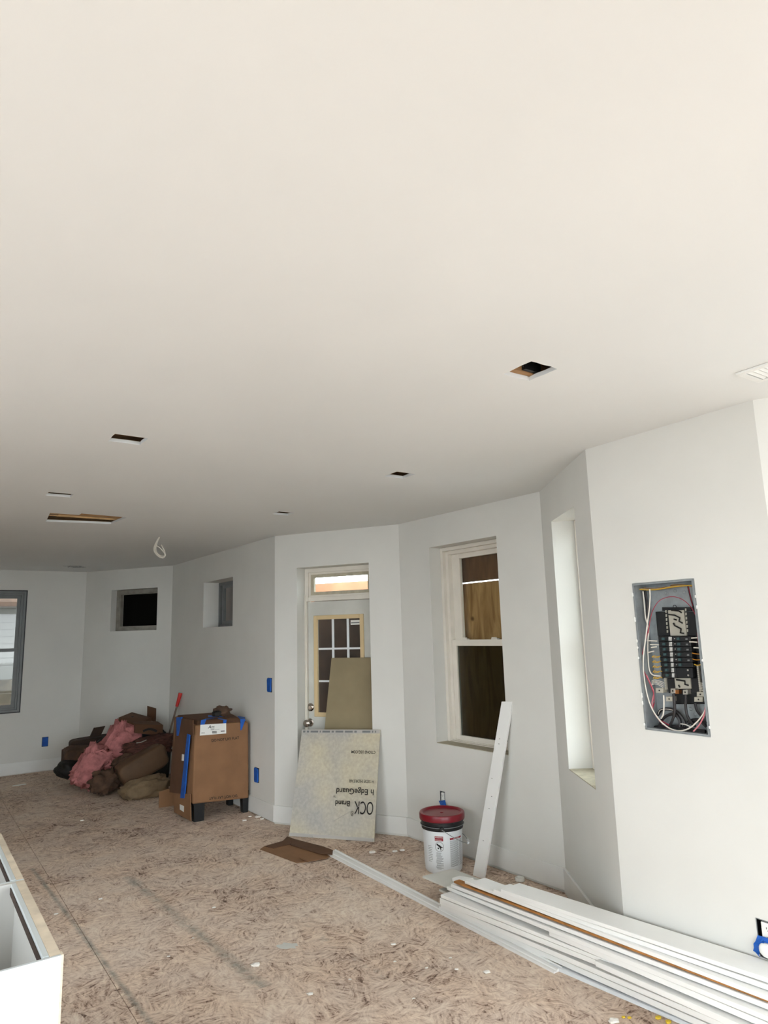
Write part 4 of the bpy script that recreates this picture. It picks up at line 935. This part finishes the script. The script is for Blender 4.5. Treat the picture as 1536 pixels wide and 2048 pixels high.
# ------------------------------------------------------------------ big carton on black legs
zx = zoom(340, 1390, 1497/190)
D0, E0 = 5.985, 2.10
def fr(x, y, d=D0): return ond(*zx(x, y), d)
FTL, FTR, FBR, FBL = fr(375, 400), fr(1335, 400), fr(1340, 1610), fr(335, 1725)
e1_ = 2.625; zt_, zb_ = .845, .165
ct = thing('boxed_appliance', de(6.2, 2.35, 0), 'large brown carton over a unit on black legs, marked DO NOT LAY FLAT', 'carton')
dk = .46
mb = MB()
mb.hexa([de(D0, 2.105, zb_-.012), de(D0, e1_, zb_-.042), de(D0+dk, e1_, zb_), de(D0+dk, 2.085, zb_), de(D0, 2.115, zt_-.045), de(D0, e1_-.01, zt_-.06), de(D0+dk, e1_-.01, zt_-.01), de(D0+dk, 2.075, zt_)])
car = mb.build('carton', 'card', ct, bevel=.014)
mb = MB(); mb.hexa([de(D0+.025, 2.13, zt_-.05), de(D0+.025, e1_-.05, zt_-.06), de(D0+dk-.01, e1_-.03, zt_-.02), de(D0+dk-.01, 2.1, zt_-.01), de(D0+.045, 2.16, zt_-.01), de(D0+.045, e1_-.09, zt_-.02), de(D0+dk-.02, e1_-.04, zt_), de(D0+dk-.02, 2.1, zt_+.01)])
mb.build('top_flap', 'card_d', ct, bevel=.008)
# side cover, darker, reaching to the floor
mb = MB(); o_ = -.014
def sd(x, y): return one(*zx(x, y), 2.088)
mb.slab([sd(335, 1985), sd(75, 1845), sd(68, 1555), sd(330, 1560)], -EE*.006)
mb.build('side_skirt', 'card', ct)
mb = MB(); mb.slab([sd(5, 1530), sd(215, 1560), sd(300, 620), sd(80, 350)], -EE*.008); mb.slab([sd(80, 350), sd(300, 620), sd(375, 640), sd(372, 400)], -EE*.008); mb.build('side_flap', 'card_d', ct)
mb = MB(); mb.slab([sd(290, 610), sd(325, 620), sd(240, 1625), sd(180, 1620)], -EE*.012); mb.build('tape_strip', 'tape', ct)
mb = MB(); mb.slab([sd(118, 350), sd(200, 345), sd(150, 640), sd(125, 640)], -EE*.012); mb.build('tape_strip', 'tape', ct)
mb = MB(); mb.slab([sd(210, 930), sd(238, 935), sd(232, 1035), sd(205, 1030)], -EE*.013); mb.build('side_label', 'paper', ct)
mb = MB(); mb.slab([sd(168, 1720), sd(232, 1750), sd(230, 1840), sd(170, 1800)], -EE*.009); mb.build('side_label', 'paper', ct)
def fb(x, y, off=.004): return ond(*zx(x, y), D0-off)
mb = MB(); mb.slab([fb(470, 640), fb(885, 605), fb(885, 445), fb(478, 470)], -DD*.001); lab = mb.build('shipping_label', 'paper', ct)
def ftext(mb, s, x0, y0, x1, y1, hx, bold=True, flip=False, shear=0.0, off=.006):
    """baseline from (x0, y0) to (x1, y1) in the crop, cap height hx crop px"""
    probe = MB(); wd = textmesh(probe, s, 1, lambda x, y: Vector((x, y, 0)), bold, shear)
    a, b = Vector((x0, y0)), Vector((x1, y1)); r = (b-a)/wd; pn = Vector((r.y, -r.x)).normalized()*(hx/.72)
    textmesh(mb, s, 1, lambda x, y: fb(*(a+r*x+pn*y), off), bold, shear)
mb = MB(); ftext(mb, 'A', 600, 527, 650, 522, 48, shear=.3); ftext(mb, 'mc', 648, 512, 705, 508, 26, shear=.3); ftext(mb, 'Amc', 490, 607, 552, 602, 18, shear=.3)
for k, (x0, x1) in enumerate(((640, 700), (640, 778), (640, 690))): mb.slab([fb(x0, 536+9*k, .006), fb(x1, 531+9*k, .006), fb(x1, 528+9*k, .006), fb(x0, 533+9*k, .006)], -DD*.0004)
for k in range(12): mb.slab([fb(666+6*k, 605, .006), fb(669+6*k, 605, .006), fb(669+6*k, 566, .006), fb(666+6*k, 567, .006)], -DD*.0004)
mb.slab([fb(800, 578, .006), fb(862, 573, .006), fb(862, 560, .006), fb(800, 564, .006)], -DD*.0004); mb.build('label_print', 'ink', lab)
mb = MB(); ftext(mb, 'DO NOT LAY FLAT', 655, 740, 1092, 692, 42); mb.build('lettering', 'ink', ct)
mb = MB(); ftext(mb, 'DO NOT LAY FLAT', 1060, 1568, 615, 1612, 42); mb.build('lettering', 'ink', ct)
for q in ([(478, 470), (545, 465), (570, 385), (490, 400)], [(835, 445), (885, 445), (895, 390), (840, 395)], [(1112, 560), (1128, 550), (1190, 385), (1105, 385)]):
    mb = MB(); mb.slab([fb(*p, .0065) for p in q], -DD*.001); mb.build('tape_strip', 'tape', ct)
ztt = zt_+.004
for p in ([(600, 350), (830, 345), (800, 330), (600, 320)], [(1060, 335), (1180, 350), (1180, 385), (1105, 385)], [(490, 400), (570, 385), (690, 370), (560, 375)], [(760, 365), (895, 392), (840, 396), (750, 375)]):
    mb = MB(); mb.slab([onz(*zx(*a), zt_+.012) for a in p], Z*.0015); mb.build('tape_strip', 'tape', ct)
for s_, (d_, e_) in enumerate(((D0+.02, 2.125), (D0+.03, 2.575), (D0+dk-.09, 2.13), (D0+dk-.09, 2.575))):
    mb = MB(); w2 = .1 if s_ in (0, 2) else .06
    mb.hexa([de(d_, e_+.008, .0), de(d_, e_+w2-.008, 0), de(d_+.06, e_+w2-.008, 0), de(d_+.06, e_+.008, 0), de(d_-.0, e_, zb_+.02), de(d_, e_+w2, zb_+.02), de(d_+.07, e_+w2, zb_+.02), de(d_+.07, e_, zb_+.02)]); mb.build('leg', 'blackpl', ct)
MB().box(de(D0+.03, 2.12, zb_-.03), DD*(dk-.06), EE*.49, Z*.05).build('underframe', 'blackpl', ct)
# crumpled work glove / paper on top
tp = onz(*zx(820, 320), zt_+.02)
mb = lump(tp+Z*.035+EE*.0, EE*.075, DD*.05, Z*.04, 11, .5, 4.5, 2.2, 18, .12); mb.build('crumpled_bag', 'kraft', label='crumpled brown paper bag lying on top of the big carton', cat='bag', smooth='all')
mb = lump(onz(*zx(740, 335), zt_+.02)+Z*.022, EE*.04, DD*.03, Z*.024, 15, .4, 4, 2.4, 14, .1); mb.build('dark_rag', 'darkbag', label='small dark rag beside the crumpled bag on the carton', cat='rag', smooth='all')
# loose carton flap on the floor behind the carton
mb = MB(); zy = zoom(100, 1340, 1536/460)
fa, fb_ = onz(*zy(725, 920)), onz(*zy(830, 905)); top_ = onplane(*zy(722, 815), fa, DD); hh = top_.z
mb.slab([fa, fb_+Z*.0, fb_+Z*hh*1.2, fa+Z*hh], -DD*.004); mb.build('cardboard_flap', 'card', label='small bent cardboard flap standing on the floor left of the big carton', cat='cardboard')

# ------------------------------------------------------------------ broom leaning in the corner
bt = onwall(361, 1386, E, F, -.02); bb = onz(313, 1560, .01); bl = bt-bb
br = thing('broom', bb, 'long-handled tool with red grip leaning behind the carton', 'broom')
MB().tube([bb, bb+bl*.86], .011, 8).build('pole', 'pole', br, smooth=True)
MB().tube([bb+bl*.84, bb+bl*.93, bb+bl], [.017, .02, .022], 10).build('grip', 'redgrip', br, smooth=True)
MB().cbox(bb+Z*.03, EE*.2, DD*.04, Z*.04).build('head', 'blackpl', br, bevel=.004)

# ------------------------------------------------------------------ debris pile in the far corner
zz = zoom(120, 1390, 1536/230)
def pd(x, y, d): return ond(*zz(x, y), d)
def mass(name, x, y, d, hx, hz, hd, label, cat, m, rot=0.0, seed=0, amp=.25, freq=3.0, power=3.0, n=20, fine=.07, bevel=0):
    """centre at crop point (x, y) on the plane at depth d; hx, hz half sizes in metres, rot in degrees in the picture plane"""
    c = pd(x, y, d); a = math.radians(rot); X = EE*math.cos(a)+Z*math.sin(a); Y = Z*math.cos(a)-EE*math.sin(a)
    mb = lump(c, X*hx, DD*hd, Y*hz, seed, amp, freq, power, n, fine); return mb.build(name, m, label=label, cat=cat, smooth='all')
# (crop 1536 px = 230 photo px; one photo px is about 6 mm at d = 8)
mass('insulation_batt', 755, 700, 7.95, .245, .15, .10, 'larger pink fibreglass batt draped on top of the debris pile', 'insulation', 'pink', 56, 1, .32, 4, 5, 34, .2)
mass('insulation_batt', 400, 945, 7.8, .19, .115, .08, 'lower pink fibreglass batt sliding off the pile toward the floor', 'insulation', 'pink', 58, 2, .4, 4, 4.5, 34, .22)
mass('insulation_batt', 690, 930, 7.8, .07, .11, .06, 'small ragged pink tuft hanging between the two big batts', 'insulation', 'pink', 70, 3, .5, 4, 2.5, 24, .25)
mass('paper_batt', 440, 660, 8.65, .25, .085, .13, 'dark brown batt lying behind the pink insulation near the wall corner', 'insulation', 'darkwood', 3, 4, .12, 3, 6, 18, .05)
mass('paper_batt', 300, 820, 8.5, .20, .12, .16, 'brown batt at the left end of the pile under the dark one', 'insulation', 'kraft', 0, 5, .15, 3, 5, 18, .05)
mass('rubbish_bag', 170, 1000, 8.35, .17, .09, .14, 'black rubbish bag slumped at the left foot of the pile', 'bag', 'darkbag', -12, 6, .25, 3, 2.6, 20, .06)
mass('rubbish_bag', 740, 900, 8.32, .32, .24, .15, 'black rubbish bag in the middle under the pink insulation', 'bag', 'darkbag', -8, 7, .25, 3, 3, 22, .07)
mass('rubbish_bag', 1200, 880, 7.98, .2, .34, .12, 'large black rubbish bag behind the rolled brown batt', 'bag', 'darkbag', 0, 8, .12, 3, 4, 22, .05)
mass('paper_batt', 1190, 690, 7.72, .24, .09, .12, 'crumpled reddish-brown paper layers above the rolled batt', 'insulation', 'kraft_r', 8, 9, .3, 5, 4, 30, .22)
mass('paper_batt', 1110, 930, 7.5, .25, .12, .11, 'rolled brown paper-faced batt at the right of the pile', 'insulation', 'kraft_b', 24, 10, .1, 3, 6, 20, .03)
mass('crumpled_paper', 600, 1160, 7.6, .14, .10, .10, 'crumpled brown paper ball at the front foot of the pile', 'paper', 'kraft', 20, 11, .5, 5, 2.4, 22, .2)
mass('paper_bag', 1150, 1240, 7.25, .22, .095, .12, 'pale crumpled paper bag on the floor in front of the pile', 'bag', 'kraft_l', 6, 12, .35, 4, 3, 24, .14)
mass('crumpled_paper', 850, 870, 7.7, .12, .05, .08, 'thin torn brown paper scrap between pink batt and rolled batt', 'paper', 'kraft', 25, 13, .5, 5, 2.6, 18, .2)
def solid_box(name, pts_front, d, depth, label, cat, m, up=None):
    q = [pd(*p, d) for p in pts_front]; mb = MB(); mb.slab(q, DD*depth+Z*(up or 0)); return mb.build(name, m, label=label, cat=cat, bevel=.004)
# cardboard box with its lid face tilted to view
fq = [pd(740, 430, 8.0), pd(990, 490, 7.9), pd(1000, 385, 7.9), pd(780, 300, 8.0)]
bx = thing('cardboard_box', (fq[0]+fq[1])/2, 'brown cardboard box with round hole perched on top of the debris pile', 'box')
back = [q+DD*.34+Z*.10 for q in fq]; tl, tr = fq[3], fq[2]
mb = MB(); r_ = pd(1225, 300, 8.2); bk_ = pd(960, 228, 8.32)
topq = [tl, tr, r_, bk_]; dn = Z*-.16-DD*.02
mb.hexa([p+dn for p in topq]+topq); mb.build('carton_body', 'card_d', bx, bevel=.003)
ctr = sum(topq, Vector())/4; nn_ = (tr-tl).cross(bk_-tl).normalized(); nn_ = nn_ if nn_.z > 0 else -nn_
MB().lathe(ctr+nn_*.001, [(0, 0), (.035, 0), (.035, .002), (0, .002)], 20, nn_).build('hand_hole', 'ink', bx)
fq = [pd(1000, 510, 7.82), pd(1370, 545, 7.82), pd(1380, 400, 7.82), pd(1010, 390, 7.82)]
b2 = thing('cardboard_box', (fq[0]+fq[1])/2, 'darker brown cardboard box right of the holed box on the pile', 'box')
mb = MB(); mb.slab(fq, DD*.22+Z*.02); mb.build('carton_body', 'card_d', b2, bevel=.003)
mb = MB(); mb.tube([pd(1110+180*t, 485-30*math.sin(PI*t), 7.815) for t in (0, .2, .4, .6, .8, 1)], .012, 6); mb.build('hand_hole', 'ink', b2)
q = [pd(1165, 330, 8.5), pd(1425, 400, 8.5), pd(1425, 218, 8.5), pd(1168, 145, 8.5)]
mb = MB(); mb.slab(q, DD*.01); mb.build('cardboard_sheet', 'card_d', label='dark cardboard sheet standing behind the boxes in the corner', cat='cardboard')
q = [pd(375, 610, 8.6), pd(525, 585, 8.6), pd(605, 415, 8.7), pd(455, 440, 8.7)]
mb = MB(); mb.slab(q, DD*.02); mb.build('wood_offcut', 'darkwood', label='dark flat offcut standing tilted at the left of the pile', cat='wood')
mb = MB(); mb.tube([pd(1020, 640, 7.6), pd(1080, 632, 7.6), pd(1155, 600, 7.6)], .005, 6); mb.build('metal_strip', 'lug', label='thin bright metal strip poking out of the pile', cat='metal')
q = [pd(1430, 1130, 7.3), pd(1300, 1130, 7.4), pd(1420, 560, 8.1), pd(1500, 560, 8.0)]

# ------------------------------------------------------------------ base cabinets at lower left
def cabinet(d0, d1, label, endpanel, wide):
    e1, e0, zt, t = .335, -.275, .876, .016
    r = thing('base_cabinet', de((d0+d1)/2, .03, 0), label, 'cabinet', 'open base cabinets in a row')
    fw_ = .024 if wide else .020
    # front face-frame side: white outside, raw ply edge on top
    MB().box(de(d0+.008, e1-fw_, .0), DD*(d1-d0-.008), EE*(fw_-.001), Z*(zt-.0015)).build('front_panel', 'cabin', r)
    MB().box(de(d0+.0085, e1-fw_, zt-.0015), DD*(d1-d0-.009), EE*(fw_-.001), Z*.0015).build('raw_top_edge', 'plyedge', r)
    MB().box(de(d0+t, e1-fw_-.012, zt-.025), DD*(d1-d0-2*t), EE*.0115, Z*.025).build('rail', 'cabwhite', r)
    MB().box(de(d0+t, e1-fw_-.0145, zt-.028), DD*(d1-d0-2*t), EE*.002, Z*.018).build('rail_edge', 'darkwood', r)
    MB().box(de(d0, e0, .0), DD*.0078, EE*(e1-e0-.0015), Z*zt).build('side_panel', 'cabwhite', r)
    MB().box(de(d0+.0079, e0, .0), DD*.008, EE*(e1-e0-fw_-.001), Z*(zt-.003)).build('inner_side', 'cabin', r)
    if endpanel: MB().box(de(d0, e1-.0014, 0), DD*(t+.002), EE*.0045, Z*(zt+.001)).build('edge_strip', 'plyedge', r)
    MB().box(de(d1-t, e0, .0), DD*t, EE*(e1-e0-fw_), Z*zt).build('side_panel', 'cabin', r)
    MB().box(de(d0+t, e0, .1), DD*(d1-d0-2*t), EE*.012, Z*(zt-.1)).build('back_panel', 'cabin', r)
    MB().box(de(d0+t, e0+.012, .1), DD*(d1-d0-2*t), EE*(e1-e0-fw_-.014), Z*t).build('bottom_panel', 'cabin', r)
    return r
cabinet(1.77, 2.368, 'nearest white base cabinet with raw plywood top edge and open top', True, True)
cabinet(2.371, 2.969, 'second white base cabinet, behind the nearest one at the left edge', False, False)

# ------------------------------------------------------------------ small things on the floor
cap = onz(1040, 1762, 0); mb = MB(); mb.lathe(cap, [(.026, .001), (.03, .003), (.03, .018), (.027, .022), (.024, .018), (.023, .006), (0, .006)], 24)
mb.build('plastic_cap', 'paper', label='small round white cap on the floor by the window-wall baseboard', cat='cap', smooth=True)
CR = [(201, 1799), (386, 1877), (511, 1932), (853, 1937), (790, 1924), (428, 1816), (787, 1890), (337, 1914), (164, 1642), (790, 1704), (805, 1702), (913, 1940), (974, 1946), (901, 1917), (827, 1998), (516, 1635), (524, 1639), (489, 1642), (500, 1634), (112, 1829), (1228, 2045), (700, 1960), (620, 1990), (745, 1706), (560, 1640)]
for i, (x, y) in enumerate(CR):
    c = onz(x, y, 0); r = random.Random(i); s = r.uniform(.004, .009) if y > 1750 else r.uniform(.008, .016)
    if (x, y) in ((974, 1946), (511, 1932), (1228, 2045)): s *= 1.6
    mb = lump(c+Z*s*.45, Vector((s*1.5, s*.4, 0)), Vector((-s*.3, s, 0)), Z*s*.5, i, .5, 4, 2.6, 6, .1)
    mb.build('drywall_crumb', 'gypsum', label='small white drywall crumb on the strand-board floor', cat='debris', group='white drywall crumbs scattered on the floor')
mb = lump(onz(38, 1571, 0)+Z*.004, EE*.07, DD*.02, Z*.006, 3, .3, 3, 3, 8, .05); mb.build('paper_scrap', 'gypsum', label='long white paper scrap on the floor by the far end wall', cat='debris')
for i, (x, y, s) in enumerate(((1247, 2036, .006), (1259, 2037, .006), (1317, 2038, .009), (1337, 2046, .009))):
    c = onz(x, y, 0); mb = lump(c+Z*s*.5, Vector((s*1.3, s*.3, 0)), Vector((0, s, 0)), Z*s*.55, i+40, .4, 4, 3, 8, .08); mb.build('yellow_scrap', 'yellow', label='tiny yellow plastic scrap on the floor beside the board stack', cat='debris', group='yellow plastic scraps by the stack')
# pale joint-compound smear on the floor
ps = onz(575, 1892, 0); k = 16; mb = MB(); vs = [ps+Z*.0012]
for i in range(k):
    a = 2*PI*i/k; rr0 = (.05+.028*noise.noise(Vector((i*.9, 2, 0)))); vs.append(ps+Vector((math.cos(a)*rr0*1.1, math.sin(a)*rr0*.7, .0006)))
mb.add(vs, [(0, 1+i, 1+(i+1) % k) for i in range(k)])
mb.build('compound_smear', 'trim_c', label='pale joint compound smear in the middle of the floor', cat='debris')
